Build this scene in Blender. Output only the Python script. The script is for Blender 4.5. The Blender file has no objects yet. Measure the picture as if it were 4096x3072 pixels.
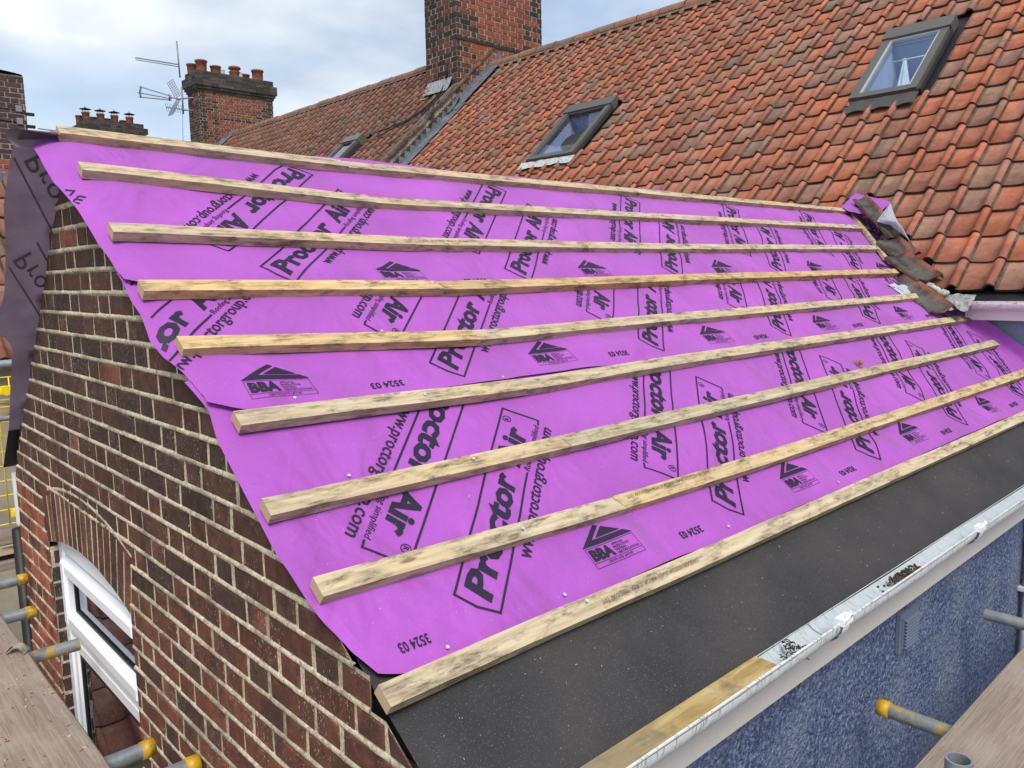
import bpy, bmesh, math, random
from mathutils import Vector, Matrix, noise
random.seed(7)
sc = bpy.context.scene
C = sc.collection
R = math.radians
# ------------------------------------------------------------------ camera
r_, u_, f_ = Vector((.73062, -.68257, -.01695)), Vector((.10311, .08576, .99097)), Vector((.67495, .72577, -.13304))
cam = bpy.data.cameras.new('camera'); co = bpy.data.objects.new('camera', cam); C.objects.link(co)
m4 = Matrix.Identity(4)
for i in range(3):
    m4[i][0] = r_[i]; m4[i][1] = u_[i]; m4[i][2] = -f_[i]
co.matrix_world = m4
cam.sensor_width = 36; cam.lens = 27.9; cam.clip_start = .02; cam.clip_end = 2000
sc.camera = co
# ------------------------------------------------------------------ world + sun
SUN_EL, SUN_AZ = R(52), R(215)          # azimuth of the sun measured from +Y towards +X
w = bpy.data.worlds.new('World'); sc.world = w; w.use_nodes = True
nt = w.node_tree; nt.nodes.clear()
def N(nt, t, **k):
    n = nt.nodes.new(t)
    for a, v in k.items():
        if a.startswith('i_'):
            n.inputs[a[2:].replace('_', ' ')].default_value = v
        else: setattr(n, a, v)
    return n
sky = N(nt, 'ShaderNodeTexSky', sky_type='NISHITA', sun_disc=False, sun_elevation=SUN_EL, sun_rotation=SUN_AZ, air_density=1.0, dust_density=1.5, ozone_density=1.5)
bg1 = N(nt, 'ShaderNodeBackground'); bg1.inputs[1].default_value = .11
bg2 = N(nt, 'ShaderNodeBackground'); bg2.inputs[1].default_value = 1.0
tc = N(nt, 'ShaderNodeTexCoord'); mp = N(nt, 'ShaderNodeMapping'); mp.inputs['Scale'].default_value = (1, 1, 2.2); mp.inputs['Location'].default_value = (.35, .1, .0)
n1 = N(nt, 'ShaderNodeTexNoise'); n1.inputs['Scale'].default_value = 2.6; n1.inputs['Detail'].default_value = 5; n1.inputs['Roughness'].default_value = .5; n1.inputs['Distortion'].default_value = .4
rp = N(nt, 'ShaderNodeValToRGB'); rp.color_ramp.elements[0].position = .38; rp.color_ramp.elements[1].position = .58
rp.color_ramp.elements[0].color = (.36, .36, .36, 1); rp.color_ramp.elements[1].color = (.95, .95, .95, 1)
n2 = N(nt, 'ShaderNodeTexNoise'); n2.inputs['Scale'].default_value = 2.8; n2.inputs['Detail'].default_value = 6; n2.inputs['Roughness'].default_value = .5
rp2 = N(nt, 'ShaderNodeValToRGB')
rp2.color_ramp.elements[0].position = .40; rp2.color_ramp.elements[0].color = (.34, .40, .48, 1)
rp2.color_ramp.elements[1].position = .62; rp2.color_ramp.elements[1].color = (.64, .67, .70, 1)
mx = N(nt, 'ShaderNodeMixShader'); out = N(nt, 'ShaderNodeOutputWorld')
L = nt.links.new
L(tc.outputs['Generated'], mp.inputs[0]); L(mp.outputs[0], n1.inputs['Vector']); L(mp.outputs[0], n2.inputs['Vector'])
L(n1.outputs[0], rp.inputs[0]); L(n2.outputs[0], rp2.inputs[0]); L(rp.outputs[0], mx.inputs[0])
L(sky.outputs[0], bg1.inputs[0]); L(rp2.outputs[0], bg2.inputs[0]); L(bg1.outputs[0], mx.inputs[1]); L(bg2.outputs[0], mx.inputs[2]); L(mx.outputs[0], out.inputs[0])
sd = bpy.data.lights.new('sun', 'SUN'); sd.energy = 2.3; sd.angle = R(24); sd.color = (1, .96, .9)
so = bpy.data.objects.new('sun', sd); C.objects.link(so)
sdir = Vector((math.sin(SUN_AZ)*math.cos(SUN_EL), math.cos(SUN_AZ)*math.cos(SUN_EL), math.sin(SUN_EL)))
so.rotation_euler = sdir.to_track_quat('Z', 'Y').to_euler()
sc.view_settings.view_transform = 'Standard'; sc.view_settings.look = 'None'; sc.view_settings.gamma = 1; sc.view_settings.exposure = 0.72
# ------------------------------------------------------------------ helpers
class MB:
    def __init__(s): s.v = []; s.f = []; s.mi = []; s.t = []; s.sm = []
    def face(s, idx, mi=0, t=(1, 1, 1), sm=False):
        s.f.append(idx); s.mi.append(mi); s.t.append(t); s.sm.append(sm)
    def poly(s, pts, mi=0, t=(1, 1, 1), sm=False):
        b = len(s.v); s.v += [tuple(p) for p in pts]; s.face(tuple(range(b, b+len(pts))), mi, t, sm)
    def box(s, o, a, b, c, mi=0, t=(1, 1, 1)):
        o = Vector(o); a = Vector(a); b = Vector(b); c = Vector(c); i = len(s.v)
        for k in (0, 1):
            for q in (o, o+a, o+a+b, o+b): s.v.append(tuple(q+c*k))
        flip = a.cross(b).dot(c) < 0
        for q in ((3, 2, 1, 0), (4, 5, 6, 7), (0, 1, 5, 4), (1, 2, 6, 5), (2, 3, 7, 6), (3, 0, 4, 7)):
            q = tuple(i+x for x in q); s.face(q[::-1] if flip else q, mi, t)
    def abox(s, x0, y0, z0, x1, y1, z1, mi=0, t=(1, 1, 1)):
        s.box((x0, y0, z0), (x1-x0, 0, 0), (0, y1-y0, 0), (0, 0, z1-z0), mi, t)
    def tube(s, pts, r, seg=8, mi=0, cap=True, t=(1, 1, 1), sm=True):
        pts = [Vector(p) for p in pts]; rr = r if isinstance(r, (list, tuple)) else [r]*len(pts)
        base = len(s.v); prev = None
        for i, p in enumerate(pts):
            d = (pts[min(i+1, len(pts)-1)]-pts[max(i-1, 0)])
            if d.length < 1e-9: d = prev or Vector((0, 0, 1))
            d.normalize(); prev = d
            a = d.cross(Vector((0, 0, 1)) if abs(d.z) < .9 else Vector((1, 0, 0))).normalized(); b = d.cross(a)
            for k in range(seg):
                an = 2*math.pi*k/seg; s.v.append(tuple(p+(a*math.cos(an)+b*math.sin(an))*rr[i]))
        for i in range(len(pts)-1):
            for k in range(seg):
                k2 = (k+1) % seg; q = base+i*seg
                s.face((q+k, q+seg+k, q+seg+k2, q+k2), mi, t, sm)
        if cap:
            s.face(tuple(base+k for k in range(seg)), mi, t); e = base+(len(pts)-1)*seg
            s.face(tuple(e+seg-1-k for k in range(seg)), mi, t)
    def lathe(s, c, prof, seg=24, mi=0, t=(1, 1, 1)):
        b = len(s.v)
        for (r, z) in prof:
            for k in range(seg):
                an = 2*math.pi*k/seg; s.v.append((c[0]+r*math.cos(an), c[1]+r*math.sin(an), c[2]+z))
        for i in range(len(prof)-1):
            for k in range(seg):
                k2 = (k+1) % seg; q = b+i*seg; s.face((q+k, q+k2, q+seg+k2, q+seg+k), mi, t, True)
    def grid(s, fn, nu, nv, mi=0, t=(1, 1, 1), sm=True):
        b = len(s.v)
        for j in range(nv+1):
            for i in range(nu+1): s.v.append(tuple(fn(i/nu, j/nv)))
        for j in range(nv):
            for i in range(nu):
                q = b+j*(nu+1)+i; s.face((q, q+1, q+nu+2, q+nu+1), mi, t, sm)
    def build(s, name, mats, parent=None, label=None):
        me = bpy.data.meshes.new(name); me.from_pydata(s.v, [], s.f)
        if not isinstance(mats, (list, tuple)): mats = [mats]
        for m in mats: me.materials.append(m)
        me.polygons.foreach_set('material_index', s.mi); me.polygons.foreach_set('use_smooth', s.sm)
        at = me.attributes.new('tone', 'FLOAT_COLOR', 'FACE')
        flat = []
        for t in s.t: flat += [t[0], t[1], t[2], 1.0]
        at.data.foreach_set('color', flat); me.update()
        o = bpy.data.objects.new(name, me); C.objects.link(o)
        if parent is not None: setpar(o, parent)
        if label: o['label'] = label
        return o
def setpar(o, p):
    o.parent = p; o.matrix_parent_inverse = Matrix.Translation(p.location).inverted()
def tag(o, label, cat, group=None, kind=None):
    if kind: o['kind'] = kind
    if label: o['label'] = label
    if cat: o['category'] = cat
    if group: o['group'] = group
    return o
def empty(name, loc, label, cat, group=None):
    o = bpy.data.objects.new(name, None); C.objects.link(o); o.location = loc; o.empty_display_size = .1
    return tag(o, label, cat, group)
# ------------------------------------------------------------------ materials
def mat(name, col=(.5, .5, .5), rough=.7, spec=.3, metal=0.0, fn=None):
    m = bpy.data.materials.new(name); m.use_nodes = True; nt = m.node_tree; b = nt.nodes['Principled BSDF']
    b.inputs['Base Color'].default_value = (*col, 1); b.inputs['Roughness'].default_value = rough
    b.inputs['Specular IOR Level'].default_value = spec; b.inputs['Metallic'].default_value = metal
    if fn: fn(nt, b)
    return m
def coords(nt, scale=(1, 1, 1), rnd=False):
    tc = N(nt, 'ShaderNodeTexCoord'); mp = N(nt, 'ShaderNodeMapping'); mp.inputs['Scale'].default_value = scale
    src = tc.outputs['Object']
    if rnd:
        oi = N(nt, 'ShaderNodeObjectInfo'); ml = N(nt, 'ShaderNodeVectorMath', operation='SCALE'); ml.inputs[0].default_value = (37, 19, 11)
        nt.links.new(oi.outputs['Random'], ml.inputs['Scale']); ad = N(nt, 'ShaderNodeVectorMath', operation='ADD')
        nt.links.new(src, ad.inputs[0]); nt.links.new(ml.outputs[0], ad.inputs[1]); src = ad.outputs[0]
    nt.links.new(src, mp.inputs[0]); return mp.outputs[0]
def noi(nt, vec, scale, detail=4, rough=.5, dist=0):
    n = N(nt, 'ShaderNodeTexNoise'); n.inputs['Scale'].default_value = scale; n.inputs['Detail'].default_value = detail
    n.inputs['Roughness'].default_value = rough; n.inputs['Distortion'].default_value = dist
    nt.links.new(vec, n.inputs['Vector']); return n.outputs[0]
def ramp(nt, fac, stops):
    r = N(nt, 'ShaderNodeValToRGB'); e = r.color_ramp.elements
    while len(e) < len(stops): e.new(.5)
    for i, (p, c) in enumerate(stops):
        e[i].position = p; e[i].color = (*c, 1) if isinstance(c, tuple) else (c, c, c, 1)
    nt.links.new(fac, r.inputs[0]); return r.outputs[0]
def mixc(nt, fac, a, b, mode='MIX'):
    m = N(nt, 'ShaderNodeMix', data_type='RGBA', blend_type=mode)
    for s, v in ((m.inputs[0], fac), (m.inputs[6], a), (m.inputs[7], b)):
        if isinstance(v, (int, float)): s.default_value = v
        elif isinstance(v, tuple): s.default_value = (*v, 1)
        else: nt.links.new(v, s)
    return m.outputs[2]
def bump(nt, b, h, st=.5, dist=.01, prev=None):
    n = N(nt, 'ShaderNodeBump'); n.inputs['Strength'].default_value = st; n.inputs['Distance'].default_value = dist
    nt.links.new(h, n.inputs['Height'])
    if prev: nt.links.new(prev, n.inputs['Normal'])
    nt.links.new(n.outputs[0], b.inputs['Normal']); return n.outputs[0]
def tone(nt):
    a = N(nt, 'ShaderNodeAttribute', attribute_name='tone'); return a.outputs['Color']
def setc(nt, b, c): nt.links.new(c, b.inputs['Base Color'])

def f_brick(nt, b):
    v = coords(nt); c = tone(nt)
    c = mixc(nt, 1.0, c, ramp(nt, noi(nt, v, 26, 6, .7), [(.25, .45), (.75, 1.55)]), 'MULTIPLY')
    c = mixc(nt, ramp(nt, noi(nt, v, 9, 4, .6), [(.5, 0.0), (.68, .7)]), c, (.035, .024, .02))
    vs = coords(nt, (1, 1, .45))
    sp = ramp(nt, noi(nt, vs, 230, 2, .6), [(.62, 0.0), (.70, .85)])
    sp2 = mixc(nt, 1.0, sp, ramp(nt, noi(nt, v, 7, 3), [(.42, 0.0), (.6, 1.0)]), 'MULTIPLY')
    c = mixc(nt, sp2, c, (.50, .46, .40)); setc(nt, b, c)
    bump(nt, b, noi(nt, v, 120, 6, .7), .7, .004)
M_brick = mat('weathered_brick', rough=.85, spec=.25, fn=f_brick)
def f_brick2(nt, b):
    v = coords(nt); c = tone(nt)
    c = mixc(nt, 1.0, c, ramp(nt, noi(nt, v, 14, 5, .7), [(.25, .55), (.75, 1.4)]), 'MULTIPLY')
    c = mixc(nt, ramp(nt, noi(nt, v, 3.0, 5, .65), [(.52, 0.0), (.7, .6)]), c, (.04, .032, .028)); setc(nt, b, c)
    bump(nt, b, noi(nt, v, 60, 4), .5, .006)
M_brick2 = mat('chimney_brick', rough=.9, spec=.2, fn=f_brick2)
def f_mortar(nt, b):
    v = coords(nt)
    c = ramp(nt, noi(nt, v, 90, 5, .75), [(.30, (.10, .07, .045)), (.41, (.44, .36, .24)), (.54, (.62, .54, .40)), (.72, (.80, .74, .60))])
    c = mixc(nt, ramp(nt, noi(nt, v, 6, 4, .6), [(.46, 0.0), (.66, .7)]), c, (.16, .125, .085)); setc(nt, b, c)
    bump(nt, b, noi(nt, v, 130, 5, .7), 1.0, .006)
M_mortar = mat('lime_mortar', rough=.95, spec=.1, fn=f_mortar)
def f_mortar2(nt, b):
    v = coords(nt); c = mixc(nt, ramp(nt, noi(nt, v, 5, 4, .6), [(.4, 0.0), (.65, .7)]), (.33, .29, .22), (.09, .08, .07)); setc(nt, b, c)
M_mortar2 = mat('chimney_mortar', rough=.95, spec=.1, fn=f_mortar2)
def f_tile(nt, b):
    v = coords(nt); c = tone(nt)
    c = mixc(nt, 1.0, c, ramp(nt, noi(nt, v, 9, 5, .65), [(.25, .6), (.75, 1.35)]), 'MULTIPLY')
    c = mixc(nt, ramp(nt, noi(nt, v, 3.2, 5, .7), [(.50, 0.0), (.68, .6)]), c, (.25, .165, .125))
    c = mixc(nt, ramp(nt, noi(nt, v, 5.3, 6, .75), [(.60, 0.0), (.70, .6)]), c, (.10, .075, .06))
    sp = mixc(nt, 1.0, ramp(nt, noi(nt, v, 170, 2, .6), [(.60, 0.0), (.68, .75)]), ramp(nt, noi(nt, v, 8, 4, .6), [(.42, 0.0), (.6, 1.0)]), 'MULTIPLY')
    c = mixc(nt, sp, c, (.50, .42, .34))
    c = mixc(nt, ramp(nt, noi(nt, v, 2.1, 5, .7), [(.64, 0.0), (.70, .6)]), c, (.20, .15, .04))
    c = mixc(nt, ramp(nt, noi(nt, coords(nt, (.25, 1.6, .25)), 2.2, 5, .7), [(.54, 0.0), (.70, .5)]), c, (.075, .055, .045)); setc(nt, b, c)
    bump(nt, b, noi(nt, v, 90, 5, .65), .45, .006)
M_tile = mat('clay_pantile', rough=.75, spec=.3, fn=f_tile)
def f_wood(cols, dirt=.6, yellow=.5):
    def fn(nt, b):
        v = coords(nt, (2.2, 42, 42), True); g = noi(nt, v, 1.6, 6, .62, .6)
        c = ramp(nt, g, [(.25, cols[0]), (.5, cols[1]), (.75, cols[2])])
        v2 = coords(nt, (4.2, 13, 13), True)
        c = mixc(nt, ramp(nt, noi(nt, coords(nt, (.9, 1, 1), True), 1.3, 2), [(.45, 0.0), (.7, yellow)]), c, (.56, .37, .15))
        st = mixc(nt, 1.0, ramp(nt, noi(nt, v2, 2.2, 7, .72, .3), [(.47, 0.0), (.62, 1.0)]), ramp(nt, noi(nt, coords(nt, (6, 60, 60), True), 2.4, 3), [(.35, .35), (.6, 1.0)]), 'MULTIPLY')
        c = mixc(nt, 1.0, c, mixc(nt, dirt, (1, 1, 1), mixc(nt, st, (1, 1, 1), (.24, .235, .235))), 'MULTIPLY')
        vo = N(nt, 'ShaderNodeTexVoronoi'); vo.inputs['Scale'].default_value = 2.4; nt.links.new(coords(nt, (1.0, 4.5, 4.5), True), vo.inputs['Vector'])
        c = mixc(nt, ramp(nt, vo.outputs['Distance'], [(.04, .85), (.075, .0)]), c, (.16, .085, .04))
        c = mixc(nt, 1.0, c, tone(nt), 'MULTIPLY'); setc(nt, b, c); bump(nt, b, g, .35, .002)
    return fn
M_bat = mat('sawn_softwood', rough=.75, spec=.25, fn=f_wood([(.27, .21, .135), (.44, .36, .235), (.56, .48, .34)], .95, .35))
def f_end(nt, b):
    c = coords(nt); w_ = N(nt, 'ShaderNodeTexWave', wave_type='RINGS'); w_.inputs['Scale'].default_value = 60; w_.inputs['Distortion'].default_value = 2
    nt.links.new(c, w_.inputs['Vector']); setc(nt, b, ramp(nt, w_.outputs[0], [(.2, (.36, .24, .15)), (.8, (.52, .38, .25))]))
M_end = mat('sawn_end_grain', rough=.9, fn=f_end)
def f_board(nt, b):
    v = coords(nt, (60, 2.0, 60)); g = noi(nt, v, 1.5, 9, .72, 1.2)
    c = ramp(nt, g, [(.28, (.15, .115, .09)), (.5, (.26, .205, .165)), (.72, (.36, .30, .25))])
    c = mixc(nt, ramp(nt, noi(nt, coords(nt), 5, 5, .65), [(.48, 0.0), (.7, .6)]), c, (.36, .31, .26))
    c = mixc(nt, ramp(nt, noi(nt, coords(nt, (3, 1, 3)), 13, 5, .7), [(.66, 0.0), (.72, .8)]), c, (.07, .045, .035)); setc(nt, b, c)
    bump(nt, b, g, .9, .004)
M_boardY = mat('scaffold_board_wood', rough=.9, spec=.15, fn=f_board)
def f_boardx(nt, b):
    v = coords(nt, (1.8, 52, 52)); g = noi(nt, v, 1.4, 8, .68, 2.2)
    c = ramp(nt, g, [(.28, (.16, .12, .095)), (.5, (.25, .195, .16)), (.72, (.34, .28, .235))])
    c = mixc(nt, ramp(nt, noi(nt, coords(nt), 4, 4, .6), [(.5, 0.0), (.7, .5)]), c, (.34, .28, .23)); setc(nt, b, c)
    bump(nt, b, g, .8, .004)
M_boardX = mat('grained_scaffold_board', rough=.85, spec=.2, fn=f_boardx)
PUR = (.325, .073, .395)
def f_memb(base):
    def fn(nt, b):
        v = coords(nt); c = mixc(nt, 1.0, base, ramp(nt, noi(nt, v, 2.5, 5, .6), [(.3, .84), (.7, 1.08)]), 'MULTIPLY')
        c = mixc(nt, ramp(nt, noi(nt, v, 260, 2, .6), [(.70, 0.0), (.76, .5)]), c, (.75, .55, .62)); setc(nt, b, c)
        vd = N(nt, 'ShaderNodeMapping'); vd.inputs['Rotation'].default_value = (0, 0, R(45)); vd.inputs['Scale'].default_value = (1, 1, 1)
        tcn = N(nt, 'ShaderNodeTexCoord'); nt.links.new(tcn.outputs['Object'], vd.inputs[0])
        w_ = N(nt, 'ShaderNodeTexWave'); w_.inputs['Scale'].default_value = 110; w_.inputs['Distortion'].default_value = 1.0; nt.links.new(vd.outputs[0], w_.inputs['Vector'])
        p = bump(nt, b, w_.outputs[0], .25, .001); p = bump(nt, b, noi(nt, v, 9, 4, .55), .6, .012, p); p = bump(nt, b, noi(nt, coords(nt, (1, .6, .6)), 2.6, 3, .5, .8), 1.0, .075, p); bump(nt, b, ramp(nt, noi(nt, coords(nt), 3.1, 2, .5, 1.2), [(.44, 0.0), (.50, 1.0), (.56, 0.0)]), .18, .006, p)
        b.inputs['Sheen Weight'].default_value = .15
    return fn
M_pur = mat('purple_membrane', rough=.6, spec=.25, fn=f_memb(PUR))
M_ink = mat('black_print', (.014, .012, .028), .55, .3)
def f_grey(nt, b):
    v = coords(nt); setc(nt, b, ramp(nt, noi(nt, v, 7, 4), [(.3, (.42, .43, .46)), (.7, (.55, .56, .60))])); bump(nt, b, noi(nt, v, 12, 4), .4, .01)
M_grey = mat('membrane_underside', rough=.6, fn=f_grey)
def mk_trans():
    m = bpy.data.materials.new('backlit_membrane'); m.use_nodes = True; nt = m.node_tree; b = nt.nodes['Principled BSDF']; o = nt.nodes['Material Output']
    v = coords(nt); c = ramp(nt, noi(nt, v, 6, 4, .6), [(.3, (.15, .125, .14)), (.7, (.25, .21, .23))]); setc(nt, b, c); b.inputs['Roughness'].default_value = .6
    bump(nt, b, noi(nt, v, 15, 4), .4, .01)
    t = N(nt, 'ShaderNodeBsdfTranslucent'); nt.links.new(mixc(nt, 1.0, c, (1.2, .95, 1.2), 'MULTIPLY'), t.inputs[0])
    x = N(nt, 'ShaderNodeMixShader'); x.inputs[0].default_value = .45
    nt.links.new(b.outputs[0], x.inputs[1]); nt.links.new(t.outputs[0], x.inputs[2]); nt.links.new(x.outputs[0], o.inputs[0]); return m
M_cur = mk_trans()
M_faint = mat('print_showing_through', (.125, .10, .12), .7)
def f_felt(nt, b):
    v = coords(nt); c = ramp(nt, noi(nt, v, 3, 5, .6), [(.3, (.018, .018, .021)), (.7, (.040, .036, .035))])
    c = mixc(nt, ramp(nt, noi(nt, v, 330, 2, .7), [(.62, 0.0), (.74, .8)]), c, (.24, .22, .21)); setc(nt, b, c)
    p = bump(nt, b, noi(nt, v, 500, 2, .7), .9, .002); bump(nt, b, noi(nt, v, 7, 3), .25, .02, p)
M_felt = mat('mineral_felt', rough=.62, spec=.45, fn=f_felt)
M_black = mat('black_plastic_felt', (.012, .012, .014), .5, .3)
def f_render(nt, b):
    v = coords(nt)
    c = ramp(nt, noi(nt, v, 78, 4, .6), [(.30, (.022, .035, .078)), (.5, (.085, .118, .228)), (.66, (.22, .27, .40))])
    c = mixc(nt, ramp(nt, noi(nt, v, 3.5, 4, .6), [(.42, 0.0), (.7, .45)]), c, (.22, .25, .32))
    c = mixc(nt, ramp(nt, noi(nt, v, 11, 5, .7), [(.70, 0.0), (.74, .7)]), c, (.10, .06, .05)); setc(nt, b, c)
    p = bump(nt, b, noi(nt, v, 52, 3, .55, .5), 1.0, .036); bump(nt, b, noi(nt, v, 120, 3, .6), .6, .006, p)
M_render = mat('blue_roughcast', rough=.75, spec=.3, fn=f_render)
def f_pvc(c0, dirt):
    def fn(nt, b):
        v = coords(nt, (34, 7, 7)); f = ramp(nt, noi(nt, v, 4, 6, .75), [(.52, 0.0), (.64, dirt)])
        setc(nt, b, mixc(nt, f, c0, (.10, .09, .075)))
    return fn
M_gut = mat('dirty_grey_pvc', rough=.4, spec=.4, fn=f_pvc((.62, .64, .65), .85))
M_gutin = mat('gutter_inside', rough=.5, spec=.4, fn=f_pvc((.40, .44, .46), .5))
M_white = mat('white_pvc', (.78, .79, .82), .3, .5)
M_fascia = mat('off_white_fascia', rough=.45, spec=.4, fn=f_pvc((.56, .53, .50), .12))
def f_lead(nt, b):
    v = coords(nt); setc(nt, b, ramp(nt, noi(nt, v, 6, 6, .7), [(.3, (.06, .07, .085)), (.55, (.13, .145, .165)), (.75, (.28, .28, .25))])); bump(nt, b, noi(nt, v, 14, 4), .5, .02)
M_lead = mat('sheet_lead', rough=.5, spec=.5, fn=f_lead)
def f_leadl(nt, b):
    v = coords(nt); setc(nt, b, ramp(nt, noi(nt, v, 25, 6, .75), [(.35, (.10, .105, .105)), (.6, (.32, .335, .34))])); bump(nt, b, noi(nt, v, 25, 5), .8, .02)
M_leadl = mat('pale_lead', rough=.6, fn=f_leadl)
def f_stone(nt, b):
    v = coords(nt); setc(nt, b, ramp(nt, noi(nt, v, 12, 6, .75), [(.3, (.04, .035, .03)), (.5, (.11, .09, .07)), (.72, (.20, .175, .14))])); bump(nt, b, noi(nt, v, 30, 5), .8, .02)
M_stone = mat('mossy_mortar', rough=.95, fn=f_stone)
M_alu = mat('grey_brown_aluminium', (.085, .078, .07), .42, .5)
M_alud = mat('dark_kerb', (.03, .03, .032), .5, .4)
M_bright = mat('bright_trim', (.6, .62, .64), .3, .5, .6)
def mk_glass(name, tint, fac, gl=(.85, .92, 1)):
    m = bpy.data.materials.new(name); m.use_nodes = True; nt = m.node_tree; nt.nodes.remove(nt.nodes['Principled BSDF']); o = nt.nodes['Material Output']
    a = N(nt, 'ShaderNodeBsdfTransparent'); a.inputs[0].default_value = (*tint, 1); g = N(nt, 'ShaderNodeBsdfGlossy'); g.inputs['Roughness'].default_value = .02; g.inputs['Color'].default_value = (*gl, 1)
    f = N(nt, 'ShaderNodeFresnel'); f.inputs[0].default_value = 1.45; ad = N(nt, 'ShaderNodeMath', operation='ADD'); ad.use_clamp = True; ad.inputs[1].default_value = fac; nt.links.new(f.outputs[0], ad.inputs[0])
    x = N(nt, 'ShaderNodeMixShader'); nt.links.new(ad.outputs[0], x.inputs[0]); nt.links.new(a.outputs[0], x.inputs[1]); nt.links.new(g.outputs[0], x.inputs[2]); nt.links.new(x.outputs[0], o.inputs[0]); return m
M_glass = mk_glass('window_glass', (.7, .75, .78), .12)
M_sky = mk_glass('skylight_glass', (.9, .95, 1.0), .06)
def f_galv(nt, b):
    v = coords(nt); c = ramp(nt, noi(nt, v, 14, 6, .7), [(.3, (.16, .175, .19)), (.6, (.27, .29, .31)), (.8, (.42, .43, .42))]); setc(nt, b, c); bump(nt, b, noi(nt, v, 60, 4), .3, .003)
M_galv = mat('galvanised_steel', rough=.45, spec=.5, metal=.35, fn=f_galv)
def f_galvy(nt, b):
    v = coords(nt); c = ramp(nt, noi(nt, v, 14, 6, .7), [(.3, (.13, .145, .155)), (.7, (.26, .28, .30))])
    c = mixc(nt, ramp(nt, noi(nt, v, 16, 5, .7), [(.52, 0.0), (.58, .9)]), c, (.38, .27, .05)); setc(nt, b, c)
M_galvy = mat('paint_spattered_steel', rough=.5, spec=.4, metal=.2, fn=f_galvy)
M_yel = mat('yellow_plastic', rough=.45, spec=.4, fn=lambda nt, b: setc(nt, b, ramp(nt, noi(nt, coords(nt), 22, 5, .7), [(.34, (.16, .10, .02)), (.48, (.44, .26, .012)), (.7, (.52, .33, .015))])))
M_yelw = mat('yellow_coated_wire', (.80, .60, .01), .45, .4)
def f_pot(nt, b):
    v = coords(nt); setc(nt, b, ramp(nt, noi(nt, v, 5, 5, .65), [(.3, (.06, .035, .028)), (.55, (.20, .065, .038)), (.8, (.26, .10, .06))]))
M_pot = mat('terracotta', rough=.8, fn=f_pot)
M_ant = mat('weathered_aluminium', (.22, .22, .25), .5, .4, .3)
M_cable = mat('black_cable', (.01, .01, .01), .5)
M_conc = mat('concrete', rough=.9, fn=lambda nt, b: setc(nt, b, ramp(nt, noi(nt, coords(nt), 1.5, 6, .6), [(.3, (.14, .13, .12)), (.7, (.25, .24, .22))])))
M_cream = mat('cream_render', rough=.9, fn=lambda nt, b: setc(nt, b, ramp(nt, noi(nt, coords(nt), 4, 5, .6), [(.3, (.25, .22, .16)), (.7, (.38, .34, .26))])))
M_int = mat('painted_room', (.42, .52, .70), .8)
M_cloth = mat('white_curtain', (.75, .85, .88), .8)
M_dark = mat('dark_interior', (.05, .05, .055), .8)
def f_frag(nt, b):
    v = coords(nt, (1, 1, 1)); setc(nt, b, ramp(nt, noi(nt, v, 7, 6, .7), [(.36, (.35, .33, .32)), (.52, (1, 1, 1)), (.66, (1.6, 1.5, 1.4))])); setc(nt, b, mixc(nt, 1.0, b.inputs['Base Color'].links[0].from_socket, tone(nt), 'MULTIPLY')); bump(nt, b, noi(nt, v, 30, 4), .5, .01)
M_frag = mat('dirty_tile', rough=.6, spec=.4, fn=f_frag)
def f_plank(nt, b):
    v = coords(nt, (2, 14, 14)); g = noi(nt, v, 2, 6, .6, 1.2); c = ramp(nt, g, [(.3, (.20, .13, .05)), (.5, (.36, .26, .10)), (.7, (.46, .36, .18))])
    c = mixc(nt, ramp(nt, noi(nt, coords(nt), 7, 5, .7), [(.52, 0.0), (.66, .7)]), c, (.10, .085, .07)); c = mixc(nt, ramp(nt, noi(nt, coords(nt, (1, .2, .2)), 1.4, 2), [(.45, 0.0), (.6, .8)]), c, (.17, .15, .12)); setc(nt, b, c)
M_plank = mat('treated_plank', rough=.7, fn=f_plank)
# ------------------------------------------------------------------ geometry of the place
S36, C36 = math.tan(R(36)), math.cos(R(36)); YE, ZE = 1.149, -.9126       # front slope of the rear extension
T42, C42, S42 = math.tan(R(42)), math.cos(R(42)), math.sin(R(42)); D0 = -5.5331   # main roof plane z = T42 x + D0
NE = Vector((0, -math.sin(R(36)), C36))
def ext(s, t, n=0.0): return Vector((s, YE+t*C36, ZE+t*math.sin(R(36))))+NE*n
NM = Vector((-S42, 0, C42))
def mainp(s, y, n=0.0, dz=0.0): return Vector((6.05+s*C42, y, T42*6.05+D0+s*S42+dz))+NM*n
TR = (3.08-YE)/C36     # slope length to the ridge of the extension
def backz(y): return .49-1.0*(y-3.08)
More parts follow.
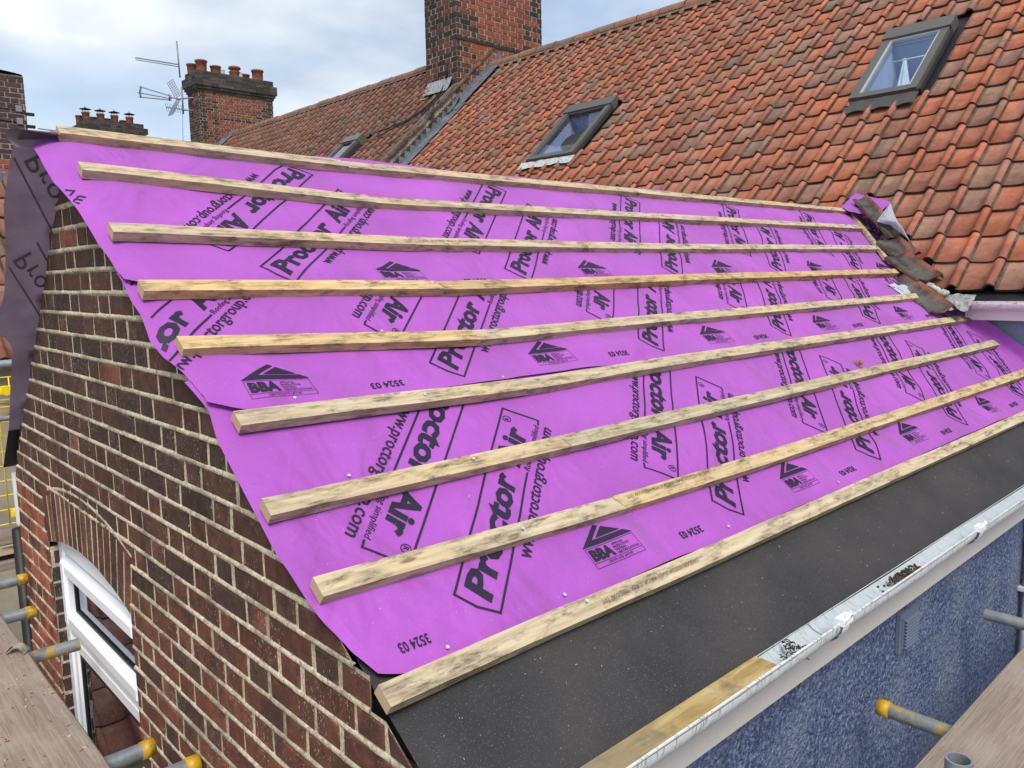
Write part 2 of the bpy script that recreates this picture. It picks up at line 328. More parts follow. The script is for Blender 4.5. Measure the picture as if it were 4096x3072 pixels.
# ---- generic brickwork
def brickwork(mb, frame, spans, v0, v1, course=.0755, tonef=None, depth=.004, mi_b=0, mi_m=1, jit=.0026, L=.215, H=.1025, J=.011, mort=True, flemish=True, seed=0, bev=.005, bedj=.0055, proud=0):
    rg = random.Random(seed); P = frame; nrow = int(round((v1-v0)/course))
    for k in range(nrow):
        vb = v0+k*course; vt = vb+course; a = spans(vb+1e-4); b = spans(vt-1e-4)
        if len(a) != len(b): a = b = spans((vb+vt)/2)
        for (al, ar), (bl, br) in zip(a, b):
            if ar-al < .003 and br-bl < .003: continue
            if mort: mb.poly([P(al, vb, 0), P(ar, vb, 0), P(br, vt, 0), P(bl, vt, 0)], mi_m)
            if proud:
                nn = max(2, int((ar-al)/.022)); b0 = len(mb.v)
                for i in range(nn+1):
                    u = al+(ar-al)*i/nn; e = noise.noise(Vector((u*22, vb*9, seed))); e2 = noise.noise(Vector((u*41, vb*7, seed+3)))
                    mb.v += [tuple(P(u, vb-bedj*1.25+.004*e2, -.001)), tuple(P(u, vb-bedj*.6+.004*e, proud*(.8+1.0*e))), tuple(P(u, vb+bedj*.7+.003*e2, proud*(.8+1.0*e2))), tuple(P(u, vb+bedj*1.2+.002*e, -.001))]
                for i in range(nn):
                    for j in range(3): q = b0+i*4+j; mb.face((q, q+4, q+5, q+1)[::-1], mi_m, (1, 1, 1), True)
            lo, hi = min(al, bl), max(ar, br); per = (L+H+2*J) if flemish else (L+J)
            off = (per/2 if k % 2 else 0)+rg.uniform(-.008, .008)
            u = math.floor((lo-off)/per)*per+off-per
            seq = []
            while u < hi:
                seq.append((u, u+L)); u += L+J
                if flemish: seq.append((u, u+H)); u += H+J
            for (x0, x1) in seq:
                x0 += J/2+rg.uniform(-.003, .003); x1 += -J/2+J*.5+rg.uniform(-.003, .003)
                jv = bedj; q0, q1 = vb+jv+rg.uniform(-.0015, .0015), vt-jv+rg.uniform(-.0015, .0015)
                f0 = (q0-vb)/course; f1 = (q1-vb)/course
                L0 = al+(bl-al)*f0; L1 = al+(bl-al)*f1; R0 = ar+(br-ar)*f0; R1 = ar+(br-ar)*f1
                c = [max(x0, L0), min(x1, R0), min(x1, R1), max(x0, L1)]
                if c[1]-c[0] < .004 and c[2]-c[3] < .004: continue
                c[1] = max(c[1], c[0]+.001); c[2] = max(c[2], c[3]+.001)
                t = tonef(.5*(x0+x1), vb, rg) if tonef else (.1, .04, .03)
                d = depth*rg.uniform(.5, 1.35)
                pts = [(c[0], q0), (c[1], q0), (c[2], q1), (c[3], q1)]
                pts = [(p+rg.uniform(-jit, jit), q+rg.uniform(-jit, jit)) for p, q in pts]
                cx = sum(p for p, _ in pts)/4; cy = sum(q for _, q in pts)/4
                w_ = max(.02, max(c[1], c[2])-min(c[0], c[3])); fx = max(0, 1-2*bev/w_); fy = 1-2*bev/(q1-q0)
                i = len(mb.v)
                for p, q in pts: mb.v.append(tuple(P(p, q, -.002)))
                for p, q in pts: mb.v.append(tuple(P(cx+(p-cx)*(fx*.5+.5), cy+(q-cy)*(fy*.5+.5), d*.7)))
                for p, q in pts: mb.v.append(tuple(P(cx+(p-cx)*fx, cy+(q-cy)*fy, d)))
                for z in (0, 4):
                    for e in range(4):
                        e2 = (e+1) % 4; mb.face((i+z+e, i+z+e2, i+z+4+e2, i+z+4+e), mi_b, t)
                mb.face((i+8, i+9, i+10, i+11), mi_b, t)
# ------------------------------------------------------------------ ground
g = MB(); g.poly([(-300, -300, -5.5), (400, -300, -5.5), (400, 400, -5.5), (-300, 400, -5.5)]); o = g.build('ground', M_conc); o['kind'] = 'structure'
# ================================================================== REAR EXTENSION
XG = .80
EXT = empty('rear_extension', (XG, 2.7, -5.5), 'brick gabled rear extension with arched white window and stripped roof', 'house')
# arch
SPR = -1.123
def intr(y):   # intrados height
    u = (y-3.335)/.545
    return SPR+.075*(1-u*u) if abs(u) < 1 else SPR
def extr(y):
    u = (y-3.32)/.60
    return -.905+.088*(1-u*u)
def gspans(z):
    yl = max(1.085, YE+(z-ZE)/S36+.014); yr = min(4.43, 3.08+(.49-z)-.035)
    if yl >= yr: return []
    if z < SPR: return [(yl, 2.79), (3.88, yr)]
    if z < -.904:
        f = (z-SPR)/(-.904-SPR); return [(yl, 2.79-.06*f), (3.88+.035*f, yr)]
    if z < -.82:
        h = math.sqrt(max(0, 1-(z+.905)/.088))*.60; return [(yl, 3.32-h), (3.32+h, yr)]
    return [(yl, yr)]
def gtone(y, z, rg):
    k = rg.random(); low = min(1, max(0, (-.6-z)/1.0)); br = rg.uniform(.82, 1.2)
    a = (.078, .036, .024) if k < .8 else (.055, .030, .023)
    b = (.175, .056, .036) if k < .8 else (.10, .042, .030)
    c = [a[i]*(1-low)+b[i]*low for i in range(3)]
    if y > 3.88 and z < -.95 and k > .35: c = [.30, .085, .045]
    if rg.random() < .015: c = [.19, .07, .045]
    return tuple(x*br for x in c)
gw = MB(); V0 = -.178-.0755*30
brickwork(gw, lambda u, v, n: Vector((XG-n, u, v)), gspans, V0, V0+.0755*39, tonef=gtone, seed=3, depth=.0035, bedj=.0072, proud=.0058, J=.010)
# lower part of the wall down to the ground and reveals
gw.abox(XG+.003, 1.085, -5.5, XG+.22, 4.43, -2.44, 1)
gw.abox(XG+.001, 1.085, -2.45, XG+.22, 2.788, -1.15, 1); gw.abox(XG+.001, 3.882, -2.45, XG+.22, 4.42, -1.15, 1)
gable = gw.build('gable_wall', [M_brick, M_mortar], EXT)
rv = MB()
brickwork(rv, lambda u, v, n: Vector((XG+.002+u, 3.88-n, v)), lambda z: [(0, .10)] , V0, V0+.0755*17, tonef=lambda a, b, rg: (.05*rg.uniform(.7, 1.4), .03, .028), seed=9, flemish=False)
rv.build('window_reveal', [M_brick, M_mortar], gable); rv = MB()
brickwork(rv, lambda u, v, n: Vector((XG+.1-u, 4.43+n, v)), lambda z: [(-.2, .1)] if z < -.9 else [(-.2, .1)], V0, V0+.0755*18, tonef=gtone, seed=11)
rv.build('corner_return', [M_brick, M_mortar], gable)
# arch bricks
ar = MB(); nb = 16; rg = random.Random(5)
for i in range(nb):
    a0, a1 = (i+.06)/nb, (i+.94)/nb
    def pt(a, top):
        y = (2.79+(3.88-2.79)*a) if not top else (2.73+(3.915-2.73)*a)
        return (y, intr(y)+.002) if not top else (y, extr(y)-.006)
    b0, b1, t1, t0 = pt(a0, 0), pt(a1, 0), pt(a1, 1), pt(a0, 1)
    t = gtone(3, -1.1, rg); fq = rg.uniform(.85, 1.3); t = tuple(x*fq for x in t)
    d = XG-.0035*rg.uniform(.5, 1.3); q = [b0, b1, t1, t0]; cx = sum(p[0] for p in q)/4; cz = sum(p[1] for p in q)/4
    k = len(ar.v)
    for y, z in q: ar.v.append((XG+.002, y, z))
    for y, z in q: ar.v.append((d, cx+(y-cx)*.80, cz+(z-cz)*.97))
    for e in range(4): ar.face((k+e, k+(e+1) % 4, k+4+(e+1) % 4, k+4+e), 0, t)
    ar.face((k+4, k+5, k+6, k+7), 0, t)
    B = [pt(i/nb, 0), pt((i+1)/nb, 0), pt((i+1)/nb, 1), pt(i/nb, 1)]
    ar.poly([(XG-.0015, y, z) for y, z in B], 1)
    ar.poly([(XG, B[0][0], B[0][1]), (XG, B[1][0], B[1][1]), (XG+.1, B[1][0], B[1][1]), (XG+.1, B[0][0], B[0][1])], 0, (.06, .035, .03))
kk = len(ar.v); M_ = 70
for i in range(M_+1):     # lumpy mortar line over the arch
    y = 2.72+1.20*i/M_; z = extr(min(3.915, max(2.73, y))); e = noise.noise(Vector((y*22, 1, 2))); e2 = noise.noise(Vector((y*30, 5, 2)))
    ar.v += [(XG, y, z-.006), (XG-.004*(1+.5*e), y, z-.001), (XG-.004*(1+.5*e), y, z+.009+.002*e2), (XG, y, z+.014)]
for i in range(M_):
    for j in range(3): q = kk+i*4+j; ar.face((q, q+4, q+5, q+1)[::-1], 1, (1, 1, 1), True)
ar.build('brick_arch', [M_brick, M_mortar], EXT)
# window
XW = .845
WIN = MB()
WT = -1.055
def wbox(mb, y0, y1, z0, z1, x0, x1, bv=.008, mi=0):
    # frame member with a chamfered outer face
    a = [(y0, z0), (y1, z0), (y1, z1), (y0, z1)]; i = len(mb.v)
    for y, z in a: mb.v.append((x1, y, z))
    for y, z in a: mb.v.append((x0+bv, y, z))
    for y, z in [(y0+bv, z0+bv), (y1-bv, z0+bv), (y1-bv, z1-bv), (y0+bv, z1-bv)]: mb.v.append((x0, y, z))
    for s in (0, 4):
        for e in range(4): mb.face((i+s+e, i+s+(e+1) % 4, i+s+4+(e+1) % 4, i+s+4+e), mi)
    mb.face((i+8, i+9, i+10, i+11), mi)
win = MB()
wbox(win, 3.815, 3.90, -2.35, -1.04, XW-.01, XW+.07); wbox(win, 2.70, 2.785, -2.35, -1.04, XW-.01, XW+.07)
wbox(win, 2.785, 3.815, -1.165, -1.04, XW-.008, XW+.07); wbox(win, 2.785, 3.815, -2.42, -2.33, XW-.01, XW+.07)
wbox(win, 2.785, 3.815, -1.545, -1.485, XW-.008, XW+.07)
WFR = win.build('window', M_white, EXT)
sash = MB()
wbox(sash, 3.745, 3.81, -1.485, -1.185, XW-.03, XW+.03, .014); wbox(sash, 2.79, 2.855, -1.485, -1.185, XW-.03, XW+.03, .014)
wbox(sash, 2.855, 3.745, -1.25, -1.185, XW-.031, XW+.03, .014); wbox(sash, 2.855, 3.745, -1.485, -1.42, XW-.031, XW+.03, .014)
sash.build('sash', M_white, WFR)
seal = MB()
for z0, z1 in ((-1.42, -1.25), (-2.31, -1.62)):
    for (y0, y1, a, b) in ((3.73, 3.746, z0, z1), (2.855, 2.868, z0, z1), (2.868, 3.73, z1-.012, z1), (2.868, 3.73, z0, z0+.012)):
        seal.abox(XW+.004, y0, a, XW+.02, y1, b)
seal.build('glazing_gasket', M_black, WFR)
low = MB()
wbox(low, 3.75, 3.815, -2.33, -1.545, XW-.004, XW+.03, .012); wbox(low, 2.785, 2.855, -2.33, -1.545, XW-.004, XW+.03, .012)
wbox(low, 2.855, 3.75, -1.61, -1.545, XW-.005, XW+.03, .012)
low.build('lower_frame', M_white, WFR)
pn = MB(); pn.poly([(XW+.012, 2.80, -1.2), (XW+.012, 3.80, -1.2), (XW+.012, 3.80, -1.47), (XW+.012, 2.80, -1.47)]); pn.build('pane', M_glass, WFR)
pn = MB(); pn.poly([(XW+.012, 2.80, -1.56), (XW+.012, 3.80, -1.56), (XW+.012, 3.80, -2.32), (XW+.012, 2.80, -2.32)]); pn.build('pane', M_glass, WFR)
rm = MB()
for q in ([(1.1, 1.2), (1.1, 4.3), (2.6, 4.3), (2.6, 1.2)],): pass
rm.poly([(2.4, 1.3, -3.4), (2.4, 4.2, -3.4), (2.4, 4.2, -1.0), (2.4, 1.3, -1.0)]); rm.poly([(.95, 4.2, -3.4), (2.4, 4.2, -3.4), (2.4, 4.2, -1.0), (.95, 4.2, -1.0)])
rm.poly([(.95, 1.3, -3.4), (2.4, 1.3, -3.4), (2.4, 4.2, -3.4), (.95, 4.2, -3.4)]); rm.poly([(.95, 1.3, -.99), (2.4, 1.3, -.99), (2.4, 4.2, -.99), (.95, 4.2, -.99)])
rm.build('room_interior', mat('dim_room', (.20, .19, .16), .9), EXT)
# side wall, back wall, decks, fascia
sw = MB(); nx = 60
sw.abox(XG+.02, 1.085, -5.5, 6.2, 1.25, -1.18); sidew = sw.build('side_wall', M_render, EXT)
vt = MB(); vf = lambda x, z, d: (x, 1.085-d, z)
vt.box((2.925, 1.083, -1.408), (.172, 0, 0), (0, -.014, 0), (0, 0, .15))
vt.box((2.94, 1.07, -1.395), (.142, 0, 0), (0, -.006, 0), (0, 0, .124))
for i in range(9): vt.box((2.95, 1.063, -1.388+i*.0128), (.122, 0, 0), (0, -.010, -.004), (0, 0, .004))
vt.build('wall_vent', mat('painted_plastic_vent', rough=.5, fn=f_pvc((.12, .145, .21), .45)), sidew)
bw = MB(); bw.abox(XG+.02, 4.25, -5.5, 6.2, 4.41, -1.0); bw.build('rear_wall', M_cream, EXT)
fa = MB(); fa.abox(.86, 1.036, -1.192, 6.12, 1.082, -1.032)
fa.build('fascia', M_fascia, EXT)
fb = MB(); fb.abox(.79, 4.445, -1.17, 1.4, 4.475, -.91); fb.build('rear_fascia', M_white, EXT)
dk = MB()
dk.poly([ext(.86, -.03, -.02), ext(6.3, -.03, -.02), ext(6.9, TR, -.02), ext(.86, TR, -.02)])
dk.poly([(.86, 3.08, .46), (6.9, 3.08, .46), (6.9, 4.45, .46-1.37), (.86, 4.45, .46-1.37)])
dk.build('roof_deck', mat('roof_boarding', (.20, .15, .10), .9), EXT)
# ---- eaves felt (black strip under the lowest membrane)
def fw(s, t): return .003*noise.noise(Vector((s*3, t*5, 2)))+.004
ef = MB(); ef.grid(lambda a, b: ext(XG+.015+a*5.3, -.178+b*.46, fw(a*5.3, b)*(1-min(1, b*1.6))-(.012*(1-b*4)**2 if b < .25 else 0)+(0 if a > .01 else -.01)-.008*b), 120, 14)
eo = ef.build('eaves_felt', M_felt); tag(eo, 'dark grey gritty felt strip along the eaves between lowest batten and gutter', 'roofing felt')
# ================================================================== MEMBRANE SHEETS
def wr(s, t):
    n = 0.014*noise.noise(Vector((s*1.1, t*2.0, 3)))+.010*noise.noise(Vector((s*3.3, t*4.2, 8)))+.003*noise.noise(Vector((s*9, t*7, 4)))
    n += .020*max(0, noise.noise(Vector((s*1.4+t*2.6, s*.35-t*1.0, 5))))**1.5
    return max(-.004, n*1.5)
BT = [  # battens: t of top (upper) edge, left s, joint s, right s
 (None, .775, 1.844, 6.86), (None, .78, 1.82, 6.66), (None, .77, 1.833, 6.36), (None, .765, 1.781, 6.22), (None, .785, 1.757, 6.02),
 (None, .82, 1.768, 6.08), (None, .775, 1.748, 6.02), (None, .79, 1.753, 6.06), (None, .80, None, 6.07)]
BC = [[(.771, 2.412), (1.836, 2.363), (4.275, 2.385), (6.825, 2.406)], [(.779, 2.172), (1.812, 2.075), (3.957, 2.102), (6.597, 2.136)], [(.771, 1.811), (1.825, 1.777), (3.601, 1.785), (6.301, 1.838)],
      [(.754, 1.518), (1.773, 1.486), (3.286, 1.504), (6.156, 1.529)], [(.776, 1.266), (1.75, 1.199), (2.963, 1.217), (6.0, 1.243)], [(.821, .96), (1.76, .938), (2.67, .957), (6.101, .971)],
      [(.77, .677), (1.741, .673), (2.358, .678), (5.993, .702)], [(.789, .44), (1.745, .412), (2.6, .405), (6.0, .419)], [(.8, .163), (1.22, .166), (1.775, .16), (5.088, .161)]]
def lerp_tab(tab, t):
    if t <= tab[0][0]: return tab[0][1]
    for (a, va), (b, vb) in zip(tab, tab[1:]):
        if t <= b: return va+(vb-va)*(t-a)/(b-a)
    return tab[-1][1]
def bt(k, s):        # height of a batten row up the slope; long timbers bow a little
    k %= 20
    return (lerp_tab(BC[k], s-.12)+2*lerp_tab(BC[k], s)+lerp_tab(BC[k], s+.12))/4
def memb(s, t, lay=0):
    """point of the membrane surface; lay = stacking order"""
    h = wr(s, t)+.003+.005*lay
    for k in range(9):
        d = abs(t-(bt(k, s)-.025)); 
        if d < .09: h *= (d/.09)**.7*.8+.2
    if s < XG+.02:                      # free overhang droops over the verge
        q = XG+.02-s; h -= 2.2*q*q+.05*q
    xe = 6.06
    p = ext(min(s, xe), t, h)
    if s > xe:
        q = s-xe
        if t < 1.12:                     # turned up against the house wall
            k = .06; a = min(q/k, 1.35); rise = .045*(1-math.cos(a))+max(0, q-k*1.35)*.95; run = .045*math.sin(a)+.02*noise.noise(Vector((t*4, 1, 2)))
            p = ext(xe, t, h)+Vector((run, 0, rise*1.05))
        else:
            sv = (p.z-D0)/T42             # valley: where the slopes meet
            p = ext(s, t, h)
            if s > sv+.17:
                q = s-(sv+.17); p = ext(sv+.17, t, h)+Vector((q*.6, 0, q*.8))
    return p
ca, sa = math.cos(R(44.1)), math.sin(R(44.1))
# ---- lettering templates in sheet coordinates (origin = left tip of the roof logo)
def text2d(body, x0, y0, x1, y1, bold=0.0, shear=0.0, res=2):
    cu = bpy.data.curves.new('tmp', 'FONT'); cu.body = body; cu.size = 1; cu.offset = bold; cu.shear = shear; cu.resolution_u = res; cu.fill_mode = 'BOTH'
    ob = bpy.data.objects.new('tmp', cu); C.objects.link(ob); bpy.context.view_layer.update()
    dg = bpy.context.evaluated_depsgraph_get(); me = bpy.data.meshes.new_from_object(ob.evaluated_get(dg))
    vs = [(v.co.x, v.co.y) for v in me.vertices]; fs = [tuple(p.vertices) for p in me.polygons]
    C.objects.unlink(ob); bpy.data.objects.remove(ob); bpy.data.curves.remove(cu); bpy.data.meshes.remove(me)
    ax, bx = min(v[0] for v in vs), max(v[0] for v in vs); ay, by = min(v[1] for v in vs), max(v[1] for v in vs)
    return [(x0+(v[0]-ax)/(bx-ax)*(x1-x0), y0+(v[1]-ay)/(by-ay)*(y1-y0)) for v in vs], fs
class T2:
    def __init__(s): s.v = []; s.f = []
    def add(s, vf, m=lambda x, y: (x, y)):
        b = len(s.v); s.v += [m(*p) for p in vf[0]]; s.f += [tuple(b+i for i in f) for f in vf[1]]
    def pol(s, pts, m=lambda x, y: (x, y)): s.add((pts, [tuple(range(len(pts)))]), m)
    def line(s, pts, w_, m=lambda x, y: (x, y)):
        for (x0, y0), (x1, y1) in zip(pts, pts[1:]):
            d = math.hypot(x1-x0, y1-y0); ex, ey = (x1-x0)/d*w_/2, (y1-y0)/d*w_/2; n = max(1, int(d/.05))
            for i in range(n):
                a, b = i/n, (i+1)/n; xa, ya, xb, yb = x0+(x1-x0)*a, y0+(y1-y0)*a, x0+(x1-x0)*b, y0+(y1-y0)*b
                ka, kb = (1 if i == 0 else 0), (1 if i == n-1 else 0)
                s.pol([(xa-ex*ka-ey, ya-ey*ka+ex), (xa-ex*ka+ey, ya-ey*ka-ex), (xb+ex*kb+ey, yb+ey*kb-ex), (xb+ex*kb-ey, yb+ey*kb+ex)], m)
BOX = T2()
BOX.line([(.765, -.002), (.787, .0), (.787, .119), (0, .119)], .0062); BOX.line([(0, .119), (-.006, .06), (.004, 0), (.53, 0)], .0062)
BOX.add(text2d('Proctor', .020, .025, .492, .102, .036, .14)); BOX.add(text2d('Air', .535, .025, .712, .102, .036, .14))
BOX.add(text2d('R', .733, .091, .744, .105, .01))
for i in range(14):
    a0, a1 = 2*math.pi*i/14, 2*math.pi*(i+1)/14; BOX.pol([(.739+.012*math.cos(a0), .098+.012*math.sin(a0)), (.739+.012*math.cos(a1), .098+.012*math.sin(a1)), (.739+.0145*math.cos(a1), .098+.0145*math.sin(a1)), (.739+.0145*math.cos(a0), .098+.0145*math.sin(a0))])
BOX.add(text2d('Roofing simplified', .540, -.013, .757, .013, .0, .2)); BOX.add(text2d('www.proctorgroup.com', .20, -.064, .770, -.018, .012, .15))
LOGO = T2()
LOGO.pol([(0, 0), (.205, 0), (.1796, .0165), (.053, .0167)]); LOGO.pol([(0, 0), (.053, .0167), (.116, .0566), (.103, .064)]); LOGO.pol([(.0726, .0208), (.173, .021), (.123, .052)])
LOGO.line([(.004, -.005), (.199, -.005), (.202, -.067), (.006, -.067), (.004, -.005)], .0012); LOGO.line([(.005, -.052), (.2, -.052)], .0012)
LOGO.add(text2d('BBA', .012, -.047, .100, -.010, .05, .0))
for i, (tx, x1) in enumerate((('APPROVAL', .15), ('INSPECTION', .165), ('TESTING', .147), ('CERTIFICATION', .192))):
    LOGO.add(text2d(tx, .105, -.0185-i*.0098, x1, -.0110-i*.0098, .012, 0, 1))
LOGO.add(text2d('CERTIFICATE 24/7147', .055, -.063, .155, -.0555, .005, 0, 1))
NUM = T2(); NUM.add(text2d('3524 03', 0, 0, .115, .026, .02, .0))
PAT = T2()
def mapA(a, b): q = .119-b; return (-.432+a*ca+q*sa, .008+a*sa-q*ca)
def mapB(a, b): q = .119-b; return (.074-a*ca-q*sa, .666-a*sa+q*ca)
PAT.add((BOX.v, BOX.f), mapA); PAT.add((BOX.v, BOX.f), mapB); PAT.add((LOGO.v, LOGO.f)); PAT.add((NUM.v, NUM.f), lambda x, y: (.490-x, -.052-y))
def subdiv(vs, fs, mx_):
    bm = bmesh.new(); bv = [bm.verts.new((x, y, 0)) for x, y in vs]
    for f in fs:
        try: bm.faces.new([bv[i] for i in f])
        except ValueError: pass
    bmesh.ops.triangulate(bm, faces=bm.faces[:])
    for _ in range(3):
        e = [e for e in bm.edges if e.calc_length() > mx_]
        if not e: break
        bmesh.ops.subdivide_edges(bm, edges=e, cuts=1); bmesh.ops.triangulate(bm, faces=[f for f in bm.faces if len(f.verts) > 3])
    bm.verts.index_update(); r = ([(v.co.x, v.co.y) for v in bm.verts], [tuple(v.index for v in f.verts) for f in bm.faces]); bm.free(); return r
PV, PF = subdiv(PAT.v, PAT.f, .035)
def lerp_tab(tab, t):
    if t <= tab[0][0]: return tab[0][1]
    for (a, va), (b, vb) in zip(tab, tab[1:]):
        if t <= b: return va+(vb-va)*(t-a)/(b-a)
    return tab[-1][1]
SL = [(.17, .83), (.22, .80), (.30, .778), (.5, .765), (.9, .77), (1.0, .785), (1.1, .765), (1.25, .735), (1.38, .745), (1.5, .745), (1.6, .745), (1.9, .73), (2.2, .70), (2.5, .70)]
def sheet(name, label, t0, t1, o_s, o_t, lay, right, n_s=210, n_t=40):
    mb = MB()
    def bot(s):
        q = max(0, (.95-s)/.16); return t0+.05*q*q+.012*noise.noise(Vector((s*1.3, t0, 0)))
    def srt(t): return right(t)
    def P(a, b):
        s0 = lerp_tab(SL, t0+(t1-t0)*b); s = s0+(a**1.25)*(srt(t0+(t1-t0)*b)-s0); tb = bot(s); t = tb+(t1-tb)*b
        return s, t
    def fn(a, b):
        s, t = P(a, b); q = memb(s, t, lay)
        if b < .06 and lay: q = q+NE*.010*(1-b/.06)*max(0, .5+noise.noise(Vector((s*2.3, lay, 1)))+(.8 if s < 1.1 else 0))
        return q
    mb.grid(fn, n_s, n_t, 0)
    # print
    base = len(mb.v); keep = {}
    for n in range(-1, 7):
        ids = []
        for (x, y) in PV:
            s, t = o_s+1.068*n+x, o_t+y
            if lay == 0 and s < 1.05 and t < .45: s += (1.05-s)*.3*min(1, (.45-t)/.15)
            ok = (lerp_tab(SL, t)+.004 < s < srt(t)-.01) and (bot(s)+.002 < t < t1-.005) and s < 6.9
            if ok: mb.v.append(tuple(memb(s, t, lay)+NE*.0022)); ids.append(len(mb.v)-1)
            else: ids.append(-1)
        for f in PF:
            q = tuple(ids[i] for i in f)
            if min(q) >= 0: mb.face(q, 1)
    o = mb.build(name, [M_pur, M_ink]); return tag(o, label, 'roofing membrane', 'purple membrane sheets on the front slope')
sheet('roofing_membrane', 'lowest purple printed membrane sheet with rounded corner above the black felt', .172, 1.12, 1.530, .295, 0, lambda t: 6.22)
sheet('roofing_membrane', 'middle purple printed membrane sheet running behind the fourth to sixth battens', .968, 1.62, .893, 1.084, 1, lambda t: 6.20 if t < 1.0 else 6.20-(t-1.0) if t < 1.1 else 6.10+(t-1.1)*.654)
def rtop(t): return 6.37+(t-1.49)*.653+.05*noise.noise(Vector((t*4, 0, 0)))
sheet('roofing_membrane', 'top purple printed membrane sheet folded over the ridge under the three highest battens', 1.485, TR+.04, 1.596, 1.588, 2, rtop)
# ridge roll and back slope (curtain of membrane seen from below)
bk = MB()
def backp(x, y, n=0): 
    q = Vector((x, y, backz(y)))+Vector((0, .7071, .7071))*n
    return q
EB = [(3.06, .675), (3.12, .652), (3.3, .645), (3.45, .665), (3.62, .678), (3.72, .66), (3.77, .668), (3.80, .70), (3.84, .732), (4.0, .74), (4.26, .76)]
def curt(a, b):
    y = 3.06+b*1.2; x0 = lerp_tab(EB, y); x = x0+(6.9-x0)*a**2.2
    return backp(x, y, .018+.012*noise.noise(Vector((x*3, y*3, 1)))-(.02*(1-b*8)**2 if b < .125 else 0))
bk.grid(curt, 60, 50, 0)
# print showing through on the underside of the overhang
for (n, oy) in ((0, 0), (1, 0)):
    for (x, y) in (): pass
LT = T2(); LT.add(text2d('Proctor', .03, .03, .50, .10, .0, .18)); LT.line([(0, .122), (.8, .122)], .006); LT.line([(0, -.004), (.8, -.004)], .006)
lv, lf = subdiv(LT.v, LT.f, .03)
for (yy, xx) in ((3.10, .76), (3.42, .76)):
    ids = []
    for (x, y) in lv:
        Y = yy+(x*.907+y*.42)*.707; X = xx+x*.42-y*.907
        if lerp_tab(EB, Y)+.004 < X < .83 and Y < 4.25: bk.v.append(tuple(backp(X, Y, .012+.012*noise.noise(Vector((X*3, Y*3, 1)))))); ids.append(len(bk.v)-1)
        else: ids.append(-1)
    for f in lf:
        q = tuple(ids[i] for i in f)
        if min(q) >= 0: bk.face(q, 1)
bo = bk.build('membrane_overhang', [M_cur, M_faint]); tag(bo, 'dark grey purple underside of membrane hanging past the gable on the far slope', 'roofing membrane')
# curled flap at the apex
fl = MB()
def flap(a, b):
    an = -.5+b*2.6; cx = Vector((.66+.22*a, 3.055, .475)); r = .035-.012*a
    return cx+Vector((-.03*(1-a)*math.sin(b*3), r*math.sin(an)*1.4, r*math.cos(an)))
fl.grid(flap, 14, 18)
fo = fl.build('membrane_fold', mat('folded_membrane', (.20, .165, .19), .7)); tag(fo, 'curled grey membrane edge at the tip of the gable', 'membrane fold')
bf = MB(); bf.grid(lambda a, b: backp(.755+a*5.8, 4.24+b*.21, .008+.004*math.sin(a*30)), 30, 6)
tag(bf.build('black_eaves_strip', M_black), 'black felt strip hanging under the purple overhang left of the gable', 'roofing felt')
# battens on the back slope
for i, y in enumerate((3.36, 3.62, 3.86, 4.10)):
    b = MB(); b.box(backp(.79, y, .03), (5.9, 0, 0), (0, .0354, -.0354), (0, .018, .018))
    tag(b.build('roofing_batten', [M_bat, M_end]), 'batten nailed across the hidden far slope seen as a dark shadow through the membrane', 'batten', 'battens on the far slope')
# ================================================================== BATTENS
ordn = ['topmost', 'second', 'third', 'fourth', 'middle', 'sixth', 'seventh', 'eighth', 'lowest']
def batten(s0, s1, k, cut0=0.0, cut1=0.0, name='roofing_batten', th=.029, wd=.052):
    mb = MB(); n = max(6, int((s1-s0)/.12)); rg = random.Random(k*7+int(s0*10)); ph = rg.random()*10
    th += .003*(k%20 < 4); tn = {23: (1.02, .88, .66), 26: (.92, .95, .96), 27: (1.05, .97, .82), 3: (1.15, 1.02, .8), 4: (1.1, 1.0, .8)}.get(k, (1, 1, 1))
    prof = [(-wd, 0), (0, 0), (0, th), (-wd, th)]
    def off(s): return 0.0025*noise.noise(Vector((s*1.1, k*3.1, ph))), .003*noise.noise(Vector((s*.9, k*1.7, ph+5)))
    for i in range(n+1):
        s = s0+(s1-s0)*i/n; dn, dt = off(s)
        lift = .005+.004*(1 if k < 6 else 0)
        for j, (pt_, pn_) in enumerate(prof):
            ss = s
            if i == 0: ss += cut0*(-pt_/wd)
            if i == n: ss += cut1*(-pt_/wd)
            t_top = bt(k, s)
            e = .0012*noise.noise(Vector((s*9, j*5+k, ph)))
            mb.v.append(tuple(ext(ss, t_top+pt_+dt+e, pn_+lift+dn+e)))
    for i in range(n):
        for j in range(4):
            a = i*4+j; b = i*4+(j+1) % 4; mb.face((a, a+4, b+4, b)[::-1], 0, tn)
    mb.face((0, 1, 2, 3)[::-1], 1); q = n*4; mb.face((q, q+1, q+2, q+3), 1)
    return mb.build(name, [M_bat, M_end])
stamps = {}
for k in range(9):
    _, s0, sj, s1 = BT[k]
    if sj:
        a = batten(s0, sj-.001, k, 0.0, .02); b = batten(sj+.001, s1, k+20, .02, 0)
        tag(a, '%s batten row, short pale piece at the gable end%s' % (ordn[k], ' with weathered end' if k in (4, 5) else ''), 'batten', 'battens across the purple membrane')
        tag(b, '%s batten row, long piece running to the tiled roof%s' % (ordn[k], {3: ', amber stained', 6: ', with black mould spots', 7: ', yellow streaked'}.get(k, '')), 'batten', 'battens across the purple membrane')
        stamps[k] = (a, b)
    else:
        a = batten(s0, s1, k); tag(a, 'lowest and longest batten lying along the edge of the black felt', 'batten', 'battens across the purple membrane'); stamps[k] = (a, a)
def lift_n(par): return .0395
